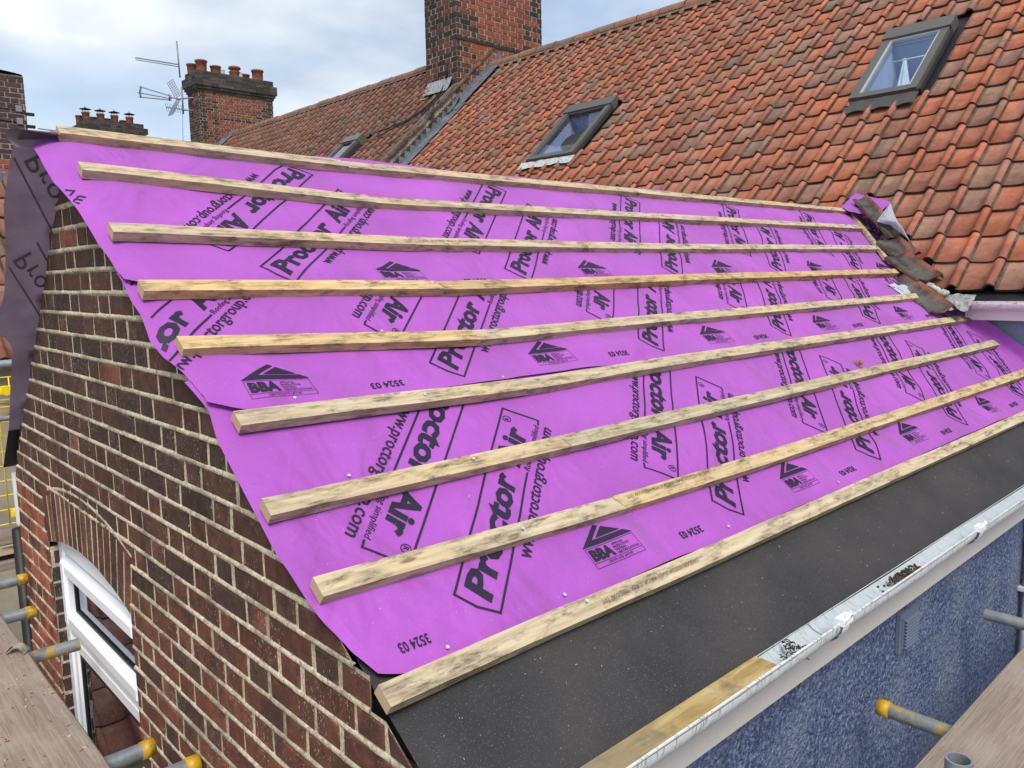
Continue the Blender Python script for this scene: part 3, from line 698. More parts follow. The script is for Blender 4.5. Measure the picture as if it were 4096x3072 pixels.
def stamp(par, txt, s0, s1, t, h):
    vf = text2d(txt, 0, 0, 1, 1, 0, 0, 1); mb = MB()
    for x, y in vf[0]: mb.v.append(tuple(ext(s1+(s0-s1)*x, t-(y-.5)*h, lift_n(par))))
    for f in vf[1]: mb.face(f[::-1])
    mb.build('grade_stamp', mat('stamp_ink', (.07, .05, .045), .8), par)
stamp(stamps[8][1], 'SWEDEN BS5534 25x50 WPCA SUPER YELLOW TFT', 1.44, 1.86, .133, .012)
stamp(stamps[7][1], 'SWEDEN BS5534 25x50 WPCA SUPER YELLOW TFT', 1.80, 2.24, .394, .012)
stamp(stamps[2][1], 'WPCA SUPER YELLOW TFT', 1.90, 2.135, 1.754, .012)
# short batten lying down the valley
def bar(p0, p1, up, wd, th):
    p0 = Vector(p0); p1 = Vector(p1); d = (p1-p0); s = d.normalized().cross(Vector(up)).normalized()*wd; u = Vector(up).normalized()*th
    mb = MB(); mb.box(p0-s/2, d, s, u); return mb
o = bar(ext(6.83, 2.41, .014), ext(6.12, 1.645, .020), NE, .045, .024).build('roofing_batten', M_bat); tag(o, 'short diagonal batten nailed down the valley across three row ends', 'batten')
# nails
NP = [(1.005, .192, 0), (1.385, .201, 0), (1.375, .397, .0385), (1.398, .150, .0385), (1.03, .71, 0), (1.764, .983, 0), (1.389, .922, .0385), (1.387, .653, .0385), (1.768, 1.473, .0385), (1.41, 1.224, .0385), (1.017, 1.007, 0), (2.126, .2, 0), (2.89, .199, 0)]
for i, (s, t, h) in enumerate(NP):
    mb = MB(); p = memb(s, t, 0) if h == 0 else ext(s, t, h); p = p+NE*(.006 if h == 0 else .002); q = NE.to_track_quat('Z', 'Y')
    n = 12; r = .0045
    top = [tuple(p+q @ Vector((r*math.cos(6.2832*k/n), r*math.sin(6.2832*k/n), .0018))) for k in range(n)]
    b0 = [tuple(p+q @ Vector((r*math.cos(6.2832*k/n), r*math.sin(6.2832*k/n), 0))) for k in range(n)]
    mb.poly(top)
    for k in range(n): mb.poly([b0[k], b0[(k+1) % n], top[(k+1) % n], top[k]])
    mb.tube([p-NE*.012, p], .0015, 6)
    tag(mb.build('clout_nail', mat('zinc_nail', (.55, .62, .68), .35, .5, .4)), 'small galvanised clout nail head pinning membrane or batten', 'nail', 'clout nails dotted over the roof')
# fluff of insulation
tf = MB(); rg = random.Random(4); c0 = memb(4.03, .735)+NE*.012
for i in range(60):
    p = c0; pts = [p]
    d = Vector((rg.uniform(-1, 1), rg.uniform(-1, 1), rg.uniform(0, 1)))*.005
    for j in range(4): p = p+d+Vector((rg.uniform(-1, 1), rg.uniform(-1, 1), rg.uniform(-1, 1)))*.008; pts.append(p)
    tf.tube(pts, .0009, 4, cap=False)
tag(tf.build('insulation_tuft', mat('tan_fibre', (.45, .22, .15), .9)), 'small tan tuft of mineral wool above the seventh batten', 'tuft')
sawd = MB(); rg = random.Random(77)
for i in range(360):
    if i < 130: s_, t_ = rg.uniform(.86, 4.5), rg.uniform(-.12, .10); p = ext(s_, t_, .010)
    else: s_, t_ = rg.uniform(.9, 5.5), rg.uniform(.2, 2.3); p = memb(s_, t_, 2)+NE*.002
    a = rg.uniform(0, 3.14); l = rg.uniform(.001, .004)*(2.5 if rg.random() < .05 else 1); e = Vector((math.cos(a), math.sin(a)*C36, math.sin(a)*.588))
    sawd.box(p, e*l, NE.cross(e)*.0009, NE*.0008, 0)
so_ = sawd.build('sawdust', mat('sawdust_flecks', (.48, .40, .30), .9)); tag(so_, 'pale sawdust flecks scattered over the felt and membrane', 'sawdust', kind='stuff')
# ================================================================== TILES
PROF = [(0.0, .010), (.07, .003), (.30, .0), (.52, .001), (.68, .007), (.75, .026), (.81, .044), (.88, .050), (.95, .045), (1.01, .030), (1.035, .012)]
def tiles(mb, s_start, rows, gauge, y0, cols, wd, dz, skip, seed, tonef, length=.36, fr=None, prof=PROF, thick=.021):
    rg = random.Random(seed); fr = fr or (lambda s, y, n: mainp(s, y, n, dz))
    for k in range(rows):
        sk = s_start+k*gauge
        for c in range(cols):
            yl = y0-c*wd
            if skip(sk+.12, yl-wd*.5): continue
            js, jy, jn, jr = rg.uniform(-.009, .009)+.010*noise.noise(Vector((yl*.7, k, seed))), rg.uniform(-.004, .004), rg.uniform(-.002, .006), rg.uniform(-.014, .014)
            T = tonef(rg, sk, yl); b = len(mb.v); nP = len(prof)
            T2_ = tuple(x*y for x, y in zip(T, (1.08, .95, .88))); lipc = (.045+.02*rg.random(), .034, .024); gro = tuple(x*.45 for x in T)  # lips and roll grooves darkened: gap shade put into face colour, with dirt
            for layer in (0, 1, 2):       # 0 upper edge, 1 lower lip top, 2 lip bottom
                for (u, h) in prof:
                    y = yl-u*wd+jy
                    if layer == 0: s, n = sk+length+js, h-.026
                    elif layer == 1: s, n = sk+js+jr*(u-.5), h+.0
                    else: s, n = sk+js+jr*(u-.5)+.002, h-thick
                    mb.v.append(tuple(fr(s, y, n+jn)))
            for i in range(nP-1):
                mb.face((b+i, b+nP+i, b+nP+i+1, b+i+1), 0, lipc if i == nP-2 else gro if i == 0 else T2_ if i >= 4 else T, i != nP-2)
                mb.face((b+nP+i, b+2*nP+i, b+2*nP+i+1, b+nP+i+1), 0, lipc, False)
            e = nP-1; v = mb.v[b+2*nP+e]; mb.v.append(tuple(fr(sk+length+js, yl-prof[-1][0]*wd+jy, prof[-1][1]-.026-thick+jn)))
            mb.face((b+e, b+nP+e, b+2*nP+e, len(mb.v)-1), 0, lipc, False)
def ttone(rg, s, y):
    k = rg.random(); f = rg.uniform(.82, 1.18)
    c = (.37, .118, .060) if k < .48 else (.31, .120, .072) if k < .84 else (.27, .140, .095) if k < .97 else (.19, .125, .09)
    return tuple(x*f for x in c)
def ttone_l(rg, s, y):
    k = rg.random(); f = rg.uniform(.8, 1.15); c = (.21, .082, .056) if k < .5 else (.18, .085, .064) if k < .85 else (.12, .078, .065)
    return tuple(x*f for x in c)
CUT = [(-.3, 1.96), (-.05, 1.98), (.03, 2.04), (.14, 2.12), (.18, 2.21), (.43, 2.34), (.5, 2.44), (.74, 2.58), (.89, 2.65), (1.0, 2.85), (1.13, 2.99), (1.2, 3.1)]
def skip_main(s, y):
    if s < 1.25 and y > lerp_tab(CUT, s)+.11: 
        z = (mainp(s, y)).z
        if y < 3.1: return True
        return z < backz(y)+.03
    if 2.50 < s-.0 < 3.78 and 2.98 < y < 3.62: return True
    if 2.40 < s < 3.68 and 7.18 < y < 8.05: return True
    return False
MH = empty('main_house', (9, 4, -5.5), 'long terrace house with orange pantile roof, two skylights and tall brick chimney', 'house')
wl = MB(); wl.abox(6.17, -6, -5.5, 12, 11.7, -.33); wl.build('house_wall', mat('grey_blue_wall', rough=.7, fn=f_pvc((.22, .28, .36), .3)), MH)
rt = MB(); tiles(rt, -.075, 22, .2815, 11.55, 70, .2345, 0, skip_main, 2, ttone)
# underlay plane just below
def plane_holes(mb, ss, ys, skip, n, dz=0):
    for a, b in zip(ss, ss[1:]):
        for c, d in zip(ys, ys[1:]):
            if not skip((a+b)/2, (c+d)/2): mb.poly([mainp(a, c, n, dz), mainp(a, d, n, dz), mainp(b, d, n, dz), mainp(b, c, n, dz)])
under = MB()
def us(s, y):
    if 2.58 < s < 3.52 and 3.03 < y < 3.54: return True
    if 2.48 < s < 3.46 and 7.23 < y < 7.97: return True
    if 1.95 < y < 3.2: return s < 1.25 and y > 1.95+max(0, s-.05)
    return s < .8 and y > 3.2
plane_holes(under, [.05, .3, .55, .8, 1.0, 1.25, 2.48, 2.58, 3.46, 3.52, 6.12], [-6, 1.95, 2.2, 2.45, 2.7, 2.95, 3.03, 3.2, 3.54, 7.23, 7.97, 11.7], us, -.03)
under.poly([mainp(6.12, -6, -.03), mainp(6.12, 11.7, -.03), Vector((15.2, 11.7, 0)), Vector((15.2, -6, 0))])
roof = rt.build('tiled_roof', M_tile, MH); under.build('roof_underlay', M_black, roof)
rd = MB()
def ridge(mb, y0, y1, dz, r=.13, seed=1, fr=None):
    rg = random.Random(seed); y = y0; c = mainp(6.12, 0, -.02, dz)
    while y < y1:
        l = .45; a = .01*rg.uniform(-1, 1); n = 8; tn = rg.choice([(.22, .12, .08), (.17, .11, .08), (.27, .11, .06)])
        b = len(mb.v)
        for yy in (y+.006, y+l-.006):
            for i in range(n+1):
                an = math.pi*(-.08+1.16*i/n); mb.v.append((c.x-r*math.cos(an), yy, c.z+a+r*math.sin(an)*.75))
        for i in range(n): mb.face((b+i, b+i+1, b+n+2+i, b+n+1+i), 0, tn, True)
        y += l
    m0 = len(mb.v)
    mb.grid(lambda p, q: Vector((c.x-.115-q*.05, y0+(y1-y0)*p, c.z-.02-q*.055+.012*noise.noise(Vector((p*(y1-y0)*4, q*3, seed))))), int((y1-y0)*6), 2, 1)
    mb.abox(c.x-.12, y0, c.z-.1, c.x+.12, y1, c.z+.02, 1)
ridge(rd, -3, 11.7, 0); rd.build('ridge_tiles', [M_tile, M_stone], roof)
# house gutter, fascia, felt strip
gt = MB()
def halfpipe(mb, p0, p1, r, a0=0, a1=math.pi, th=.003, seg=14, side=Vector((0, 1, 0)), mi=(0, 0), n=1, sag=0):
    p0 = Vector(p0); p1 = Vector(p1); d = (p1-p0).normalized(); up = Vector((0, 0, 1))
    for (rr, m_) in ((r, mi[0]), (r-th, mi[1])):
        b = len(mb.v)
        for j in range(n+1):
            p = p0+(p1-p0)*j/n+Vector((0, 0, -sag*math.sin(math.pi*j/n)))
            for i in range(seg+1):
                an = a0+(a1-a0)*i/seg; mb.v.append(tuple(p+side*math.cos(an)*rr-up*math.sin(an)*rr))
        for j in range(n):
            for i in range(seg):
                q = b+j*(seg+1)+i; mb.face((q, q+1, q+seg+2, q+seg+1), m_, (1, 1, 1), True)
    for an in (a0, a1):
        q = side*math.cos(an)-up*math.sin(an)
        mb.box(p0+q*(r-th*1.4), d*(p1-p0).length, q*th*1.8, Vector((0, 0, .0035)), mi[0])
halfpipe(gt, (6.02, -6, -.215), (6.02, 1.83, -.215), .055, th=.004, side=Vector((-1, 0, 0)))
gt.build('house_gutter', mat('white_stained_gutter', rough=.4, fn=f_pvc((.90, .88, .86), .6)), MH)
ff = MB(); ff.abox(6.09, -6, -.345, 6.16, 1.75, -.19); ff.abox(6.09, 1.75, -.345, 6.16, 1.9, -.22); ff.build('house_fascia', mat('cream_fascia', (.88, .84, .80), .4, .4), MH)
fs = MB(); fs.grid(lambda a, b: Vector((5.965+.13*b, 2.16-a*8, -.20+.10*b+.006*noise.noise(Vector((a*30, b*3, 1))))), 60, 5); fs.build('eaves_underfelt', M_black, roof)
# ---- skylights
def pbox(mb, s0, s1, y0, y1, n0, n1, dz=0, mi=0):
    mb.box(mainp(s0, y0, n0, dz), mainp(s1, y0, n0, dz)-mainp(s0, y0, n0, dz), Vector((0, y1-y0, 0)), NM*(n1-n0), mi)
def skylight(par, s0, s1, y0, y1, dz, kind, H=.085):
    w1 = MB(); fr = .075
    pbox(w1, s0, s1, y0, y0+fr, 0, H, dz); pbox(w1, s0, s1, y1-fr, y1, 0, H, dz); pbox(w1, s0, s0+fr, y0+fr, y1-fr, 0, H-.004, dz)
    pbox(w1, s1-.16, s1+.03, y0-.012, y1+.012, -.01, H+.016, dz); pbox(w1, s0-.03, s0+.012, y0+.01, y1-.01, -.01, H*.55, dz)
    pbox(w1, s0+.02, s1-.16, y0-.02, y0, .0, H*.6, dz, 1); pbox(w1, s0+.02, s1-.16, y1, y1+.02, .0, H*.6, dz, 1)
    W_ = w1.build('skylight', [M_alu, M_alud], par)
    t = MB(); i0 = fr
    pbox(t, s0+i0, s1-.16, y0+i0, y0+i0+.02, .01, H-.012, dz); pbox(t, s0+i0, s1-.16, y1-i0-.02, y1-i0, .01, H-.012, dz); pbox(t, s1-.18, s1-.16, y0+i0, y1-i0, .01, H-.01, dz); pbox(t, s0+i0, s0+i0+.02, y0+i0, y1-i0, .01, H-.02, dz)
    t.build('inner_trim', M_bright if kind == 3 else M_alu, W_)
    g_ = MB(); a, b = s0+i0+.02, s1-.18; c, d = y0+i0+.02, y1-i0-.02
    g_.poly([mainp(b, c, H-.03, dz), mainp(b, d, H-.03, dz), mainp(a, d, H-.03, dz), mainp(a, c, H-.03, dz)]); g_.build('pane', M_sky, W_)
    if kind >= 2:
        rm_ = MB(); D = -.8
        c0 = [(a-.02, c-.02), (a-.02, d+.02), (b+.02, d+.02), (b+.02, c-.02)]; lo = [mainp(s, y, D, dz) for s, y in c0]; hi = [mainp(s, y, .0, dz) for s, y in c0]
        rm_.poly(lo, 1 if kind == 2 else 0)
        for i in range(4): rm_.poly([lo[i], lo[(i+1) % 4], hi[(i+1) % 4], hi[i]])
        rm_.build('light_shaft', [M_int, M_int], W_)
    if kind == 3:
        cu = MB(); ym = (y0+y1)/2+.03
        def cf(p, q):
            an = 2*math.pi*p; rr = (.014+.07*q**1.1)*(1+.18*math.sin(an*6)); base = mainp(s0+.90, ym+.08, -.10, dz); dn = Vector((0, 0, -1))
            return base+Vector((rr*math.cos(an), rr*math.sin(an), 0))+dn*q*.42
        cu.grid(cf, 36, 8); cu.build('tied_curtain', M_cloth, W_)
        rl = MB(); rl.tube([mainp(s1-.36, y0+.16, -.06, dz), mainp(s1-.36, y1-.12, -.06, dz)], .006); rl.build('curtain_rail', M_white, W_)
        ap = MB(); base = len(ap.v)
        ap.grid(lambda p, q: mainp(s0-.03-q*.15, y0-.02+(y1-y0+.04)*p, .052-.012*q+.006*math.sin(p*2*math.pi*46)+.010*math.sin(p*2*math.pi*2.9), dz), 190, 2)
        ap.build('corrugated_apron', mat('dark_pleated_flashing', (.045, .047, .043), .55), W_)
    if kind == 2:
        ap = MB(); ap.grid(lambda p, q: mainp(s0-.02-q*(.13+.03*noise.noise(Vector((p*6, 0, 0)))), y0-.05+(y1-y0+.14)*p, .05+.012*noise.noise(Vector((p*9, q*3, 1)))-.01*q, dz), 40, 5)
        ap.build('lead_apron', mat('pale_flashing', rough=.6, fn=lambda nt, b: (setc(nt, b, ramp(nt, noi(nt, coords(nt), 30, 5, .7), [(.35, (.24, .25, .25)), (.6, (.48, .50, .50))])), bump(nt, b, noi(nt, coords(nt), 30, 4), .7, .01))), W_)
    return W_
skylight(roof, 2.52, 3.68, 2.97, 3.60, 0, 3)
SK2 = skylight(roof, 2.42, 3.62, 7.17, 8.03, 0, 2)
mr = MB()
c_ = mainp(2.98, 7.62, -.10); e1 = Vector((0, 1, 0)); e2 = Vector((C42, 0, S42)).normalized()
mr.poly([tuple(c_+e1*.19*math.cos(6.2832*i/28)+e2*.21*math.sin(6.2832*i/28)+NM*.03) for i in range(28)])
mr.poly([tuple(c_+e1*.19*math.cos(6.2832*i/28)+e2*.21*math.sin(6.2832*i/28)-NM*.01) for i in range(28)])
mr.box(c_-e1*.05-e2*.30, e1*.10, e2*.14, NM*.02); mr.box(c_-e1*.15-e2*.33, e1*.30, e2*.05, NM*.03)
tag(mr.build('round_mirror', M_dark), 'dark round mirror on a stand behind the middle skylight glass', 'mirror')
# ---- neighbouring house beyond the party wall
NH = empty('neighbour_house', (9, 17, -5.5), 'neighbouring terrace house with duller red pantiles and a chimney of seven pots', 'house')
DZL = .33
def skip_l(s, y):
    if 2.95 < s < 3.75 and 13.3 < y < 14.1: return True
    if s < 1.1 or (y > 23.3 and 4.7 < s < 7.0): return True
    return False
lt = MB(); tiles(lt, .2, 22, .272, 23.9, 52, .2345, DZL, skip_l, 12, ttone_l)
NR = lt.build('tiled_roof', M_tile, NH)
lu = MB(); lu.poly([mainp(.2, 11.83, -.03, DZL), mainp(.2, 30, -.03, DZL), mainp(6.12, 30, -.03, DZL), mainp(6.12, 11.83, -.03, DZL)]); lu.poly([mainp(6.12, 11.83, -.03, DZL), mainp(6.12, 30, -.03, DZL), Vector((15, 30, .3)), Vector((15, 11.83, .3))]); lu.build('roof_underlay', M_black, NR)
l2 = MB(); ridge(l2, 11.9, 23.4, DZL, seed=4); l2.build('ridge_tiles', [M_tile, M_stone], NR)
skylight(NR, 2.75, 3.62, 13.4, 14.0, DZL, 1, .13)
skylight(NR, 2.60, 3.42, 16.6, 17.2, DZL, 1, .10)
vn = MB(); a = mainp(3.6, 18.3, .07, DZL); vn.tube([a-Vector((0, 0, .0))-NM*.1, a+Vector((-.22, 0, .02))], [.10, .12], 10); vn.build('terracotta_vent', M_pot, NR)
nwal = MB(); nwal.abox(6.3, 11.8, -5.5, 12, 30, -.1); nwal.build('house_wall', M_cream, NH)
# ---- party wall upstand, its lead
YP = 11.72
pw = MB()
def pfr(u, v, n): p = mainp(u, YP-n, 0); return p+Vector((0, 0, v))
# stepped dark bricks: short horizontal courses
rg = random.Random(8)
for i in range(44):
    s = 1.2+i*.083; p = mainp(s, YP, 0)
    if p.x > 9.66: break
    t = (.05*rg.uniform(.7, 1.4), .036, .03)
    pw.box((p.x, YP-.002-rg.uniform(0, .006), p.z-.02), (.19, 0, 0), (0, .1, 0), (0, 0, .066), 0, t)
    pw.box((p.x+.1, YP-.002-rg.uniform(0, .006), p.z+.056), (.19, 0, 0), (0, .1, 0), (0, 0, .066), 0, t)
    pw.box((p.x+.0, YP-.002-rg.uniform(0, .006), p.z+.132), (.19, 0, 0), (0, .1, 0), (0, 0, .066), 0, t)
    pw.box((p.x+.1, YP-.002-rg.uniform(0, .006), p.z+.208), (.14, 0, 0), (0, .1, 0), (0, 0, .066), 0, t)
o0 = mainp(1.2, YP, 0); o1 = mainp(4.83, YP, 0)
pw.poly([o0+Vector((0, .01, -.2)), o1+Vector((0, .01, -.2)), o1+Vector((0, .01, .34)), o0+Vector((0, .01, .34))], 1)
pw.box(o0+Vector((0, -.015, .325)), o1-o0, Vector((0, .13, 0)), Vector((0, 0, .07)), 2)
PW = pw.build('party_wall', [M_brick2, M_mortar2, M_stone], NH)
lead = MB()
lead.grid(lambda p, q: mainp(1.2+p*3.6, YP-.02-q*.30, .03+.012*q+.006*noise.noise(Vector((p*9, q*2, 1)))), 60, 5)
for i in range(22):
    s = 1.2+i*.165; p = mainp(s, YP-.012, 0); q = mainp(s+.165, YP-.012, 0)
    lead.poly([p, q, q+Vector((0, 0, .07)), p+Vector((0, 0, .19))])
lead.build('lead_gutter', M_lead, PW)
# ---- big chimney
CX0, CX1, CY0, CY1 = 9.67, 11.87, YP, 12.65
ch = MB(); CH = 5.6
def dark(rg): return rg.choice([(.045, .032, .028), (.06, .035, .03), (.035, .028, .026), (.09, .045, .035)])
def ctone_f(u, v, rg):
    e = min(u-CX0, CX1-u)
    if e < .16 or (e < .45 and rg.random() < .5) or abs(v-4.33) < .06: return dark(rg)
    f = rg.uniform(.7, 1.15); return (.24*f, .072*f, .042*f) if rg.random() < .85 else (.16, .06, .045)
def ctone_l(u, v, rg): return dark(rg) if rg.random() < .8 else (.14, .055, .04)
CC = .096
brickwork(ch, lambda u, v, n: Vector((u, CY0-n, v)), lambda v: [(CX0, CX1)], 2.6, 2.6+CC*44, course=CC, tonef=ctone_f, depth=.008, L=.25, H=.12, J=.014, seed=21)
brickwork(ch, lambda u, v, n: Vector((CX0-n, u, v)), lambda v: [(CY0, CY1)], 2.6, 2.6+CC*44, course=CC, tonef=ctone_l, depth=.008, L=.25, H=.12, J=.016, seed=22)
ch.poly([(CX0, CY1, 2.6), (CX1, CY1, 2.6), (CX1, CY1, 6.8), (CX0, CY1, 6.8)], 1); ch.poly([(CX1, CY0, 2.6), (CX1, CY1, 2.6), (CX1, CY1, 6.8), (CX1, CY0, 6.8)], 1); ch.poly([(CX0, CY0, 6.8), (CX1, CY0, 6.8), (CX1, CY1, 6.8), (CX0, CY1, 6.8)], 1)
for i, z in enumerate((4.33,)):
    ch.abox(CX0-.012, CY0-.02, z, CX1+.01, CY0+.02, z+.05, 0, (.04, .03, .027))
CHM = ch.build('chimney', [M_brick2, M_mortar2], MH)
cf_ = MB()
n = 13
for i in range(n):      # saw-tooth step flashing
    x0 = CX0+.02+i*(1.05/n); x1 = CX0+.02+(i+1)*(1.05/n); z0 = T42*x0+D0; z1 = T42*x1+D0
    cf_.poly([(x0, CY0-.016, z0-.05), (x1, CY0-.016, z1-.05), (x1, CY0-.016, z1+.13), (x0+.01, CY0-.016, z1+.13), (x0, CY0-.016, z0+.12)])
cf_.grid(lambda p, q: mainp(4.6+p*1.6, CY0-.01-q*.24, .045+.008*noise.noise(Vector((p*7, q*3, 4)))), 30, 4)
cf_.grid(lambda p, q: Vector((CX0-.02-q*.28, YP-.10+p*.42, T42*(CX0-q*.28)+D0+.06+.13*(1-q)**3)), 8, 10)
cf_.build('chimney_flashing', M_lead, CHM)
c2_ = MB(); c2_.grid(lambda p, q: Vector((CX0-.02-q*.16, YP+.13+p*.75, T42*(CX0-q*.16)+D0+DZL+.07+.12*(1-q)**2)), 8, 8); c2_.build('saddle_flashing', M_leadl, CHM)
cb = MB()
for i in range(6):
    rg = random.Random(i+50); p = Vector((CX0-.03, YP+.28+.02*i, 3.62)); pts = [p]
    for j in range(14):
        p = p+Vector((-.05-.012*j*(i % 2), -.03+rg.uniform(-.03, .03), -.085+rg.uniform(-.02, .02))); z = T42*p.x+D0+(DZL if p.y > YP else 0)+.05
        if p.z < z: p.z = z+rg.uniform(0, .03)
        pts.append(p.copy())
    cb.tube(pts, .011, 5)
cb.tube([(CX0-.02, YP+.3, 3.6), (CX0-.03, YP+.28, 3.95)], .02, 5)
tag(cb.build('aerial_cables', M_cable), 'black cables trailing down from the tall chimney base to the party wall', 'cable')
coil = MB(); coil.tube([Vector((9.25+.05*math.cos(i*.9)+i*.008, 12.3+.03*math.sin(i*.9), 3.24+i*.012)) for i in range(26)], .012, 5)
tag(coil.build('cable_coil', mat('bleached_cable', (.35, .22, .18), .7)), 'small coil of bleached cable on the flashing beside the tall chimney', 'cable')
# ---- chimney of the neighbour with seven pots
def corbel_stack(x0, x1, y0, y1, z0, z1, par, name, tf, tl, seed, steps, cap_col=(.06, .055, .05), course=.075):
    mb = MB(); n = int((z1-z0)/course)
    brickwork(mb, lambda u, v, n_: Vector((u, y0-n_, v)), lambda v: [(x0, x1)], z0, z0+n*course, course=course, tonef=tf, depth=.008, seed=seed)
    brickwork(mb, lambda u, v, n_: Vector((x0-n_, u, v)), lambda v: [(y0, y1)], z0, z0+n*course, course=course, tonef=tl, depth=.008, seed=seed+1)
    zt = z0+n*course
    mb.poly([(x1, y0, z0), (x1, y1, z0), (x1, y1, zt), (x1, y0, zt)], 1); mb.poly([(x0, y1, z0), (x1, y1, z0), (x1, y1, zt), (x0, y1, zt)], 1)
    z = zt; rg = random.Random(seed)
    for (o, h) in steps:
        nn = max(1, int(round(h/.075)))
        for j in range(nn):
            hh = h/nn; u = x0-o
            while u < x1+o-.02:
                e = min(u+.23, x1+o); fq = rg.uniform(.6, 1.5); t = tuple(c*fq for c in cap_col); mb.abox(u+.003, y0-o-rg.uniform(0, .006), z+.004, e-.003, y0-o+.1, z+hh-.004, 0, t); u += .23
            u = y0-o
            while u < y1+o-.02:
                e = min(u+.23, y1+o); fq = rg.uniform(.6, 1.5); t = tuple(c*fq for c in cap_col); mb.abox(x0-o-rg.uniform(0, .006), u+.003, z+.004, x0-o+.1, e-.003, z+hh-.004, 0, t); u += .23
            mb.abox(x0-o+.008, y0-o+.008, z, x1+o-.004, y1+o-.004, z+hh, 1); z += hh
    return mb.build(name, [M_brick2, M_mortar2], par), z
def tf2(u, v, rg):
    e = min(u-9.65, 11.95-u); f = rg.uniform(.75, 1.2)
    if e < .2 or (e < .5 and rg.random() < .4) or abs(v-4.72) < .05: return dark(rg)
    return (.20*f, .065*f, .042*f)
st2, zt = corbel_stack(9.65, 11.95, 23.4, 24.15, 3.6, 5.50, NH, 'chimney', tf2, ctone_l, 31, [(.03, .075), (.07, .075), (.11, .25), (.03, .17)])
def pot(par, x, y, z, r, h, style=0):
    mb = MB(); pr = [(r*.92, 0), (r*.95, h*.25), (r, h*.82), (r*1.12, h*.85), (r*1.14, h*.97), (r*1.02, h), (r*.86, h), (r*.8, h*.6)]
    if style == 1: pr = [(r*.8, 0), (r*.85, h*.35), (r*1.15, h*.5), (r*1.15, h*.55), (r*.8, h*.6), (r*.85, h*.72), (r*1.2, h*.8), (r*1.15, h*.95), (r*.9, h), (r*.7, h)]
    mb.lathe((x, y, z), pr, 20); return mb.build('chimney_pot', M_pot, par)
for (x, y, r, h, s) in ((9.88, 23.6, .155, .36, 0), (9.75, 23.95, .14, .30, 0), (10.30, 23.6, .145, .26, 0), (10.88, 23.6, .15, .34, 1), (11.35, 23.95, .14, .25, 0), (11.60, 23.6, .165, .35, 0), (11.0, 23.95, .12, .2, 0)):
    pot(st2, x, y, zt-.03, r, h, s)
for x in (10.47, 11.02):
    mb = MB(); mb.lathe((x, 23.52, zt-.03), [(.06+.008*(i % 2), i*.018) for i in range(10)], 14); mb.build('ribbed_cowl', mat('banded_cowl', (.35, .36, .36), .5), st2)
fl2 = MB()
for i in range(7):
    x0 = 9.9+i*.11; x1 = x0+.11; z0 = T42*x0+D0+DZL; z1 = T42*x1+D0+DZL
    fl2.poly([(x0, 23.38, z0), (x1, 23.38, z1), (x1, 23.38, z1+.15), (x0, 23.38, z0+.14)])
fl2.grid(lambda p, q: mainp(4.2+p*2, 23.38-q*.3, .05, DZL), 10, 3); fl2.build('chimney_flashing', M_lead, st2)
# aerials
A = MB(); XA = 9.40
AE = empty('television_aerial', (XA, 24.0, 4.85), 'tall aerial mast with long thin boom on the left of the seven pot chimney', 'aerial')
A.tube([(XA, 24.06, 6.92), (XA, 24.0, 5.9)], .022, 6); A.build('mast', M_ant, AE)
B_ = MB(); B_.tube([(XA, 27.5, 7.16), (XA, 24.0, 6.26)], .02, 5); B_.tube([(XA, 27.5, 7.10), (XA, 24.0, 6.20)], .014, 5)
B_.build('boom', M_ant, AE)
AE2 = empty('television_aerial', (XA, 23.95, 5.1), 'lower aerial with fan of three rods and mesh reflectors on the seven pot chimney', 'aerial')
m = MB(); m.tube([(XA, 23.93, 5.62), (XA, 23.94, 4.87)], .025, 6); m.tube([(XA, 24.4, 5.36), (9.65, 23.7, 5.32)], .02, 5); m.tube([(XA, 23.94, 4.98), (9.66, 23.8, 4.98)], .02, 5); m.build('mast', M_ant, AE2)
m = MB()
for a, b in (((XA, 27.22, 6.21), (XA, 24.94, 5.56)), ((XA, 27.35, 6.05), (XA, 24.93, 5.48)), ((XA, 27.29, 5.91), (XA, 24.93, 5.43))):
    m.tube([a, b], .018, 5)
    for i in range(9):
        p = Vector(a).lerp(Vector(b), i/8); m.tube([p-Vector((.08, 0, 0)), p+Vector((.08, 0, 0))], .010, 4)
m.tube([(XA, 27.22, 6.23), (XA, 27.37, 6.06), (XA, 27.29, 5.90)], .03, 5); m.tube([(XA, 24.94, 5.58), (XA, 24.85, 5.50), (XA, 24.93, 5.41)], .03, 5); m.tube([(XA, 24.9, 5.5), (XA, 24.05, 5.31)], .018, 5)
m.build('rod_fan', M_ant, AE2)
def gridp(par, p00, p10, p01, nu, nv):
    m = MB(); p00, p10, p01 = map(Vector, (p00, p10, p01))
    for i in range(nu+1): q = (p10-p00)*i/nu; m.tube([p00+q, p01+q], .010, 4)
    for j in range(nv+1): q = (p01-p00)*j/nv; m.tube([p00+q, p10+q], .008, 4)
    m.build('mesh_reflector', M_ant, par)
gridp(AE2, (XA, 25.01, 5.92), (XA, 24.55, 5.95), (XA, 24.45, 5.40), 3, 8); gridp(AE2, (XA, 25.10, 5.0), (XA, 24.75, 4.98), (XA, 24.45, 5.32), 3, 6)
m = MB(); m.tube([(XA, 25.22, 5.27), (XA, 23.75, 4.96)], .018, 5)
for i in range(8):
    p = Vector((XA, 25.22-i*.17, 5.27-i*.036)); m.tube([p-Vector((0, .06, .13)), p+Vector((0, .06, .13))], .008, 4)
m.build('yagi_boom', M_ant, AE2)
wr_ = MB(); wr_.tube([(9.4, 24.0, 4.9), (9.35, 24.0, 3.9)], .008, 4); wr_.build('guy_wire', M_ant, AE2)
